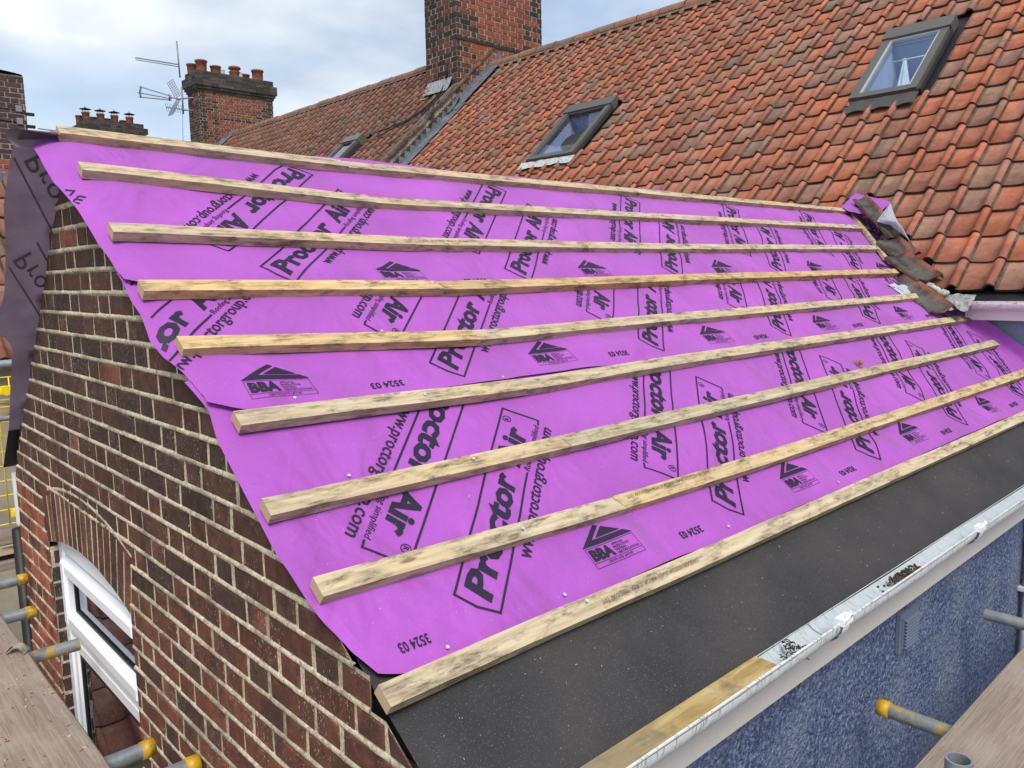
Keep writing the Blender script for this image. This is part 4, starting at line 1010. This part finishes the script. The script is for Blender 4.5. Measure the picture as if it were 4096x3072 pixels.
# far stack with cowls
FS = empty('chimney_stack', (11.8, 38.5, 2), 'distant dark brick chimney stack with four cowled pots', 'chimney')
s3, zt3 = corbel_stack(10.75, 12.95, 38, 38.9, 4.0, 6.5, FS, 'stack', lambda u, v, rg: dark(rg), lambda u, v, rg: dark(rg), 41, [(.05, .08), (.12, .08), (.25, .25), (.12, .2)], (.05, .045, .042), .09)
for i, x in enumerate((10.84, 11.43, 12.0, 12.63)):
    p = pot(FS, x, 38.3, zt3-.1, .15, .42); pot(FS, x-.17, 38.7, zt3-.1, .13, .32)
    cw = MB(); cw.lathe((x, 38.3, zt3+.44), [(.24, 0), (.02, .07), (0, .16)], 14)
    for k in range(6):
        an = k*1.047; cw.tube([(x+.11*math.cos(an), 38.3+.11*math.sin(an), zt3+.3), (x+.15*math.cos(an+.5), 38.3+.15*math.sin(an+.5), zt3+.45)], .008, 4)
    cw.build('wire_cowl', M_cable, FS)
tw = MB(); rg = random.Random(3)
for i in range(26):
    x = rg.choice([11.1, 11.2, 11.75, 11.8])+rg.uniform(-.1, .1); p = Vector((x, 38.5, zt3-.05)); tw.tube([p, p+Vector((rg.uniform(-.2, .2), 0, rg.uniform(.05, .3)))], .010, 4)
tag(tw.build('nest_twigs', M_dark), 'twigs of old nests between the pots of the distant stack', 'twigs')
fa_ = MB(); fa_.tube([(8.9, 38, 6.42), (9.8, 38, 6.38)], .03, 5); fa_.tube([(10.28, 38, 6.5), (10.4, 38, 6.2)], .03, 5); fa_.tube([(9.8, 38, 6.38), (9.8, 38, 5.2)], .02, 5)
tag(fa_.build('distant_aerial', M_ant), 'thin distant aerial just left of the far chimney stack', 'aerial')
# left chimney
LC = empty('chimney_stack', (2.6, 14.3, -1), 'dark brick chimney cut off by the left edge of the picture', 'chimney')
def tlc(u, v, rg):
    f = rg.uniform(.8, 1.25)
    return (.24*f, .075*f, .05*f) if v < 1.80 else (.075*f, .045*f, .045*f)
lc, zl = corbel_stack(1.6, 3.14, 14.0, 15.0, .6, 3.08, LC, 'stack', tlc, tlc, 51, [], course=.075)
cap = MB(); cap.grid(lambda p, q: Vector((1.6+1.54*p, 14+q, zl+.10*math.sin(math.pi*min(1, max(0, .05+.9*p)))**.4+0*q)), 14, 4); cap.abox(1.6, 14, zl-.02, 3.14, 15, zl+.03); cap.build('mortar_cap', M_stone, LC)
pot(LC, 2.74, 14.5, zl+.05, .17, .45)
for z in (2.62, 2.44):
    b_ = MB(); b_.tube([(1.6, 13.985, z+.06), (3.0, 13.985, z-.02)], .004, 5); b_.abox(3.12, 13.97, z-.08, 3.24, 14.03, z-.04)
    b_.build('strap_wire', M_cable, LC)
    b_ = MB(); b_.abox(3.00, 13.975, z-.04, 3.08, 13.99, z+.05); b_.build('bracket_plate', M_ant, LC)
# ---- neighbour's low roof at far left
OB = empty('outbuilding', (1, 7.5, -5.5), 'low neighbouring outbuilding with big weathered clay tiles at the left edge', 'house')
T40 = math.tan(R(40))
def obf(s, y, n):  # s up-slope (+Y), y-> along X
    return Vector((y, 6.6+s*math.cos(R(40)), -.54+s*math.sin(R(40))))+Vector((0, -math.sin(R(40)), math.cos(R(40))))*n
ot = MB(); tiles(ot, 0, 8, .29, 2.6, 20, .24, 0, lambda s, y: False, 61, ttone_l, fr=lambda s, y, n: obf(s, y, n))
otr = ot.build('tiled_roof', M_tile, OB); ou = MB(); ou.poly([obf(0, -2.5, -.03), obf(0, 2.7, -.03), obf(2.35, 2.7, -.03), obf(2.35, -2.5, -.03)]); ou.abox(-2.5, 8.35, .75, 2.7, 8.6, 1.0, 1); ou.build('ridge_lead', [M_black, M_lead], otr)
ow = MB(); ow.abox(-2.5, 6.75, -5.5, 2.7, 9.5, -.6); ow.build('outbuilding_wall', M_cream, OB)
ob2 = MB(); ob2.poly([obf(2.35, -2.5, -.03), obf(2.35, 2.7, -.03), (2.7, 11, -.6), (-2.5, 11, -.6)]); ob2.build('rear_slope', M_black, OB)
# low lean-to whose tiles are mirrored in the window
LN = empty('lean_to', (-1.2, 6.5, -5.5), 'low tiled lean-to roof beyond the left scaffold', 'lean-to')
def lnf(s, y, n): return Vector((y, 5.3+s*.82, -3.1+s*.57))+Vector((0, -.57, .82))*n
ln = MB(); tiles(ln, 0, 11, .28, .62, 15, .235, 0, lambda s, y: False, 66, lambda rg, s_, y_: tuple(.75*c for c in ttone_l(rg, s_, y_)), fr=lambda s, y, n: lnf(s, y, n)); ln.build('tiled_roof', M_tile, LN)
lw = MB(); lw.abox(-2.9, 5.4, -5.5, .6, 7.9, -3.2); lw.poly([lnf(0, -2.9, -.03), lnf(0, .62, -.03), lnf(3.2, .62, -.03), lnf(3.2, -2.9, -.03)]); lw.build('lean_to_wall', M_cream, LN)
# ================================================================== VALLEY DEBRIS
def slab(pts, nrm, th, mats, name, label, cat, group=None, sub=None):
    mb = MB(); nrm = Vector(nrm).normalized()*th; a = [Vector(p) for p in pts]; b = [p+nrm for p in a]
    mb.poly(b, 0); mb.poly(a[::-1], 0); n = len(a)
    for i in range(n): mb.poly([a[i], a[(i+1) % n], b[(i+1) % n], b[i]], 0)
    return tag(mb.build(name, mats), label, cat, group)
NV = (NM+NE).normalized()
def tilefrag(p0, p1, wd, label, seed, arch=.03):
    p0, p1 = Vector(p0), Vector(p1); d = p1-p0; s = d.normalized().cross(NV).normalized(); mb = MB(); rg = random.Random(seed)
    prof = [(.5, .0), (.42, .012), (.2, .0), (-.05, .002), (-.2, .02), (-.36, arch+.008), (-.46, arch*.6), (-.5, 0)]
    n = 7; nP = len(prof)
    for lay in (0, -.013):
        for i in range(n+1):
            f = i/n; 
            for j, (u, h) in enumerate(prof):
                e = (rg.uniform(-.012, .012) if i in (0, n) else 0); mb.v.append(tuple(p0+d*(f)+d.normalized()*e+s*wd*u+NV*(h+lay)))
    for i in range(n):
        for j in range(nP-1):
            a = i*(nP)+j; mb.face((a, a+1, a+nP+1, a+nP), 0, ((.075, .06, .052) if j < 4 else (.15, .05, .03)), True); b = a+(n+1)*nP; mb.face((b, b+nP, b+nP+1, b+1), 0, (.06, .04, .03), True)
        a = i*nP; b = a+(n+1)*nP; mb.face((a, a+nP, b+nP, b), 0, (.22, .12, .08)); a += nP-1; b += nP-1; mb.face((a, b, b+nP, a+nP), 0, (.1, .05, .03))
    for i in (0, n):
        for j in range(nP-1): a = i*nP+j; b = a+(n+1)*nP; mb.face((a, b, b+1, a+1), 0, (.10, .05, .035))
    return tag(mb.build('broken_tile', M_frag), label, 'roof tile', 'loose broken tiles in the valley')
tilefrag((6.75, 2.95, .60), (6.38, 2.50, .26), .12, 'long mossy broken tile at the top of the valley', 1)
tilefrag((6.36, 2.56, .24), (6.22, 2.34, .10), .20, 'crumpled dark tile scrap halfway down the valley', 2)
tilefrag((6.17, 2.41, .11), (5.98, 2.10, -.06), .20, 'dark brown tile lying below the grey membrane flap', 3)
tilefrag((5.94, 2.31, -.055), (5.69, 1.91, -.27), .20, 'red brown tile lying lowest in the valley over the fifth batten', 4)
# grey flap of membrane lifted over the tiles
fp = MB()
FA, FB, FC, FD = Vector((6.62, 2.66, .52)), Vector((6.43, 2.68, .37)), Vector((6.40, 2.50, .33)), Vector((6.20, 2.30, .14))
def flapf(a, b):
    edge = FA.lerp(FC, b/.5) if b < .5 else FC.lerp(FD, (b-.5)/.5); FI = FB.lerp(FC, .62); inner = FA.lerp(FB, b/.33) if b < .33 else FB.lerp(FI, (b-.33)/.27) if b < .6 else FI.lerp(FD, (b-.6)/.4)
    return inner.lerp(edge, a)+NV*(.02+.03*math.sin(a*math.pi)*math.sin(b*math.pi)+.02*math.sin(b*9+a*3)*b)
fp.grid(flapf, 10, 24); tag(fp.build('membrane_flap', mat('pale_membrane_back', (.30, .31, .34), .6, fn=lambda nt, b: bump(nt, b, noi(nt, coords(nt), 16, 4, .6), .9, .03))), 'pale grey backside of a membrane corner folded over in the valley', 'membrane fold')
# purple ripple of membrane above the ridge end
def upst(a, b):
    q = (Vector((6.68, 3.09, 0))*(1-a)+Vector((6.57, 2.76, 0))*a)*(1-b)+(Vector((6.84, 3.04, 0))*(1-a)+Vector((6.72, 2.68, 0))*a)*b
    return Vector((q.x, q.y, T42*q.x+D0+.035+.03*(.4+noise.noise(Vector((a*5, b*4, 3))))*(1-b)))
rp_ = MB(); rp_.grid(upst, 14, 10)
pr_ = rp_.build('membrane_upstand', M_pur); tag(pr_, 'crumpled purple membrane edge running up under the main roof tiles', 'roofing membrane')
pv = text2d('ct', 0, 0, .13, .085, .03, .1); mb = MB()
for x, y in pv[0]: q = upst(.25+x*4.2, .25+y*6); mb.v.append(tuple(q+NM*.006))
for f in pv[1]: mb.face(f)
mb.build('printed_letters', M_ink, pr_)
# mortar lumps and lead at the valley foot
ml = MB()
for i in range(16):
    rg = random.Random(i); p = Vector((6.09-.011*i, 2.28-.019*i, -.03-.0085*i)); r = rg.uniform(.02, .038); b = len(ml.v)
    ml.grid(lambda a, q: p+Vector((math.cos(a*6.2832)*math.sin(q*3.14), math.sin(a*6.2832)*math.sin(q*3.14), math.cos(q*3.14)*.7))*r*(1+.5*noise.noise(Vector((a*3+i, q*4, i)))), 9, 6)
tag(ml.build('mortar_lumps', mat('old_mortar', rough=.9, fn=lambda nt, b: setc(nt, b, ramp(nt, noi(nt, coords(nt), 30, 5, .7), [(.35, (.20, .19, .16)), (.65, (.50, .49, .43))])))), 'crumbling grey mortar lumps at the foot of the valley', 'mortar')
ls = MB(); ls.grid(lambda a, b: Vector((5.97-.16*b, 2.16-.36*a, -.155-.10*b-.015*a+.016*noise.noise(Vector((a*8, b*6, 3))))), 18, 8)
tag(ls.build('lead_valley_sheet', M_leadl), 'crinkled pale lead sheet at the valley foot beside the white gutter', 'flashing')
ls = MB(); ls.grid(lambda a, b: ext(5.62+.42*a, 1.38-.16*b-.04*a, .02+.012*noise.noise(Vector((a*6, b*6, 9)))), 12, 6)
tag(ls.build('lead_scrap', mat('pale_fabric', (.38, .40, .44), .6)), 'grey scrap tucked under the batten end beside the loose tiles', 'flashing')
# ================================================================== GUTTER of the extension
GE = empty('eaves_gutter', (3.5, .975, -1.0), 'grimy pale half round gutter along the blue wall', 'gutter')
SECT = [(.95, 2.09), (2.09, 3.22), (3.22, 4.9), (4.9, 6.1)]
for i, (a, b) in enumerate(SECT):
    m = MB(); r = .062 if i % 2 == 0 else .060
    halfpipe(m, (a, .972, -.962), (b, .972, -.962), r, R(42), R(180), mi=(0, 1), n=8, sag=.006); m.build('gutter_length', [M_gut, M_gutin], GE)
for x in (2.09, 3.22, 4.9):
    m = MB(); halfpipe(m, (x-.022, .972, -.962), (x+.022, .972, -.962), .068, R(50), R(183), th=.004); m.abox(x-.03, .90, -.965, x+.03, .925, -.945); m.tube([(x-.02, .905, -.96), (x, .895, -.93), (x+.025, .905, -.95)], .006, 6); m.build('gutter_union', M_white, GE)
pk = MB(); pk.box((.9, .940, -1.015), (.9, 0, 0), (0, .075, .004), (0, 0, .016)); tag(pk.build('timber_offcut', M_plank), 'yellowish treated timber length lying inside the near end of the gutter', 'timber')
for i, (x, n_, rg) in enumerate(((1.90, 46, random.Random(1)), (2.66, 150, random.Random(2)))):
    m = MB()
    for k in range(n_):
        p = Vector((x+rg.gauss(0, .022 if i == 0 else .06), .965+rg.uniform(-.03, .02), -1.010+rg.uniform(0, .014+.012*(i == 0)))); d = Vector((rg.uniform(-1, 1), rg.uniform(-1, 1), rg.uniform(-.3, .5)))*(.022 if i == 0 else .008)
        m.tube([p, p+d*.5+Vector((0, 0, .004)), p+d], .0016 if i == 0 else .004, 4)
    tag(m.build('gutter_debris', mat('dead_moss', (.06, .048, .038), .95)), ['twiggy clump of dead moss in the gutter beside the timber offcut', 'dark soil and moss heap farther along the gutter'][i], 'debris')
DP = MB(); DP.tube([(4.535, 1.035, -1.17), (4.535, 1.035, -5.4)], .036, 18); DP.abox(4.49, 1.03, -1.62, 4.58, 1.084, -1.60)
tag(DP.build('downpipe', mat('grey_white_pipe', (.50, .52, .56), .4, .4)), 'pale grey round downpipe on the blue wall at the right edge', 'downpipe')
# ================================================================== SCAFFOLD
def tube_thing(p0, p1, label, cap=None, m_=M_galv, group='scaffold tube ends', r=.0242):
    p0 = Vector(p0); p1 = Vector(p1); e = empty('scaffold_tube', p0, label, 'scaffold tube', group); mb = MB(); d = (p1-p0).normalized()
    mb.tube([p0, p1], r, 24, cap=False); mb.tube([p1, p0], r-.004, 24, cap=False)
    for p, s in ((p0, -1), (p1, 1)):
        a = d.cross(Vector((0, 0, 1)) if abs(d.z) < .9 else Vector((1, 0, 0))).normalized(); b = d.cross(a); n = 24; i0 = len(mb.v)
        for rr in (r, r-.004):
            for k in range(n): an = 6.2832*k/n; mb.v.append(tuple(p+(a*math.cos(an)+b*math.sin(an))*rr))
        for k in range(n): mb.face((i0+k, i0+(k+1) % n, i0+n+(k+1) % n, i0+n+k), 0)
    mb.tube([p0+d*.15, p0+d*.151], r-.0045, 24); mb.build('steel_tube', m_, e)
    if cap:
        c = MB(); q = p0; c.tube([q-d*.004, q-d*.003, q+d*.036], [r*.96, r+.003, r+.003], 24); c.build('end_cap', M_yel, e)
    return e
ZT = -1.40
for (x, y, cp, lb) in ((.775, 4.30, 1, 'scaffold tube with yellow cap, farthest of the left tubes beside the brick corner'), (.71, 3.83, 1, 'scaffold tube with yellow cap pointing at the window edge'), (.757, 3.34, 0, 'uncapped spattered scaffold tube in front of the white window'), (.72, 2.41, 1, 'thick near scaffold tube with yellow cap under the window'), (.785, 2.23, 1, 'yellow capped scaffold tube at the bottom edge against the bricks')):
    tube_thing((x, y, ZT), (-.9, y, ZT), lb, cp, M_galvy if cp == 0 else M_galv)
tube_thing((2.59, 1.0, -1.45), (2.59, -.6, -1.45), 'yellow capped scaffold tube on the blue wall, paint spattered', 1, M_galvy)
tube_thing((3.64, .99, -1.45), (3.64, -.6, -1.45), 'bare grey scaffold tube end on the blue wall below the vent', 0)
tube_thing((1.58, .458, -.93), (1.58, .458, -5.4), 'upright scaffold standard with open top beside the right board', 0)
def sboard(x0, y0, z0, dx, dy, label, m_, al='Y'):
    mb = MB(); n = 24; rg = random.Random(int(x0*100+y0*10))
    pr = [(0, 0), (0, .033), (.005, .038), (.22, .038), (.225, .033), (.225, 0)]
    Lx = dx if al == 'X' else dy
    for i in range(n+1):
        f = i/n
        for (a, h) in pr:
            e = .0015*noise.noise(Vector((f*14, a*9, x0))); q = (x0+f*Lx, y0+a+e, z0+h+e) if al == 'X' else (x0+a+e, y0+f*Lx, z0+h+e); mb.v.append(q)
    for i in range(n):
        for j in range(6):
            a = i*6+j; b = i*6+(j+1) % 6; q = (a, a+6, b+6, b); mb.face(q if al == 'Y' else q[::-1], 0)
    mb.face(tuple(range(6))); mb.face(tuple(n*6+k for k in range(6))[::-1])
    return tag(mb.build('scaffold_board', m_), label, 'scaffold board', 'scaffold boards underfoot')
sboard(.345, .9, -1.376, 0, 3.15, 'grey brown weathered scaffold board at lower left nearest the gable', M_boardY)
sboard(.105, .2, -1.376, 0, 3.0, 'scaffold board one back from the gable at lower left', M_boardY)
sboard(1.05, .535, -1.426, 4.2, 0, 'scaffold board nearest the blue wall at lower right, swirling grain', M_boardX, 'X')
sboard(1.0, .30, -1.426, 4.2, 0, 'second scaffold board from the blue wall, behind the standard', M_boardX, 'X')
cu_ = MB(); cu_.grid(lambda a, b: Vector((.50+.05*a+.03*b, 3.28-.05*a+.04*b, -1.336+.032*math.sin(a*math.pi)*(1-.3*b)+.004)), 12, 6)
tag(cu_.build('curled_offcut', mat('stained_offcut', rough=.6, fn=lambda nt, b: setc(nt, b, ramp(nt, noi(nt, coords(nt), 30, 4), [(.4, (.16, .17, .13)), (.65, (.45, .42, .30))])))), 'curled stained offcut lying on the left scaffold board edge', 'offcut')
# crumbs on the boards
cr = MB(); rg = random.Random(12)
for i in range(70):
    x, y = rg.uniform(.35, .56), rg.uniform(2.4, 3.6); a = rg.uniform(0, 3); l = rg.uniform(.003, .011); cr.box((x, y, -1.3375), (l*math.cos(a), l*math.sin(a), 0), (-l*.5*math.sin(a), l*.5*math.cos(a), 0), (0, 0, .002), rg.choice((0, 0, 1)))
cr2 = cr.build('brick_crumbs', [mat('brick_dust', (.25, .10, .07), .9), mat('pale_chip', (.5, .45, .38), .9)]); tag(cr2, 'tiny brick and mortar crumbs scattered on the left scaffold board', 'crumbs', kind='stuff')
# handrail tube, brick guard and boards beyond the gable
tube_thing((1.6, 4.75, -.40), (-.6, 4.75, -.40), 'horizontal scaffold tube behind the purple overhang at far left', 0)
tube_thing((1.6, 4.9, -.70), (-.6, 4.9, -.70), 'lower horizontal guard tube behind the yellow mesh', 0, r=.015)
bgd = empty('brick_guard', (.9, 5.0, -1.3), 'yellow wire mesh brick guard hanging behind the brick corner', 'mesh guard'); mb = MB()
for i in range(14): x = .48+i*.062; mb.tube([(x, 5.0, -.49), (x-.0, 5.0, -1.30)], .0035, 5)
for j in range(11): z = -.49-j*.081; mb.tube([(.48, 5.005, z), (1.3, 5.005, z)], .0035, 5)
mb.build('wire_mesh', M_yelw, bgd)
for z in (-.56, -1.24):
    mb = MB(); mb.box((.86, 4.985, z-.02), (.07, 0, 0), (0, .01, 0), (0, 0, .045)); mb.tube([(.895, 4.975, z), (.895, 5.0, z)], .026, 16); mb.build('fixing_boss', M_yelw, bgd)
for i, z in enumerate((-.74, -1.42, -1.47, -1.55)):
    mb = MB(); mb.box((.1, 5.06-.03*i, z), (1.5, 0, 0), (0, .04 if i == 0 else .22, 0), (0, 0, .12 if i == 0 else .045))
    tag(mb.build('scaffold_board', M_bat if i in (0, 2) else M_boardX), ['toe board behind the yellow mesh at far left', 'upper board of the stack below the yellow mesh', 'pale middle board of the stack below the yellow mesh', 'lowest board of the stack below the yellow mesh'][i], 'scaffold board')
bp = MB(); bp.tube([(.80, 4.50, -1.2), (.80, 4.50, -5.4)], .03, 12); tag(bp.build('black_pipe', M_black), 'black pipe running down beside the brick corner at left', 'pipe')
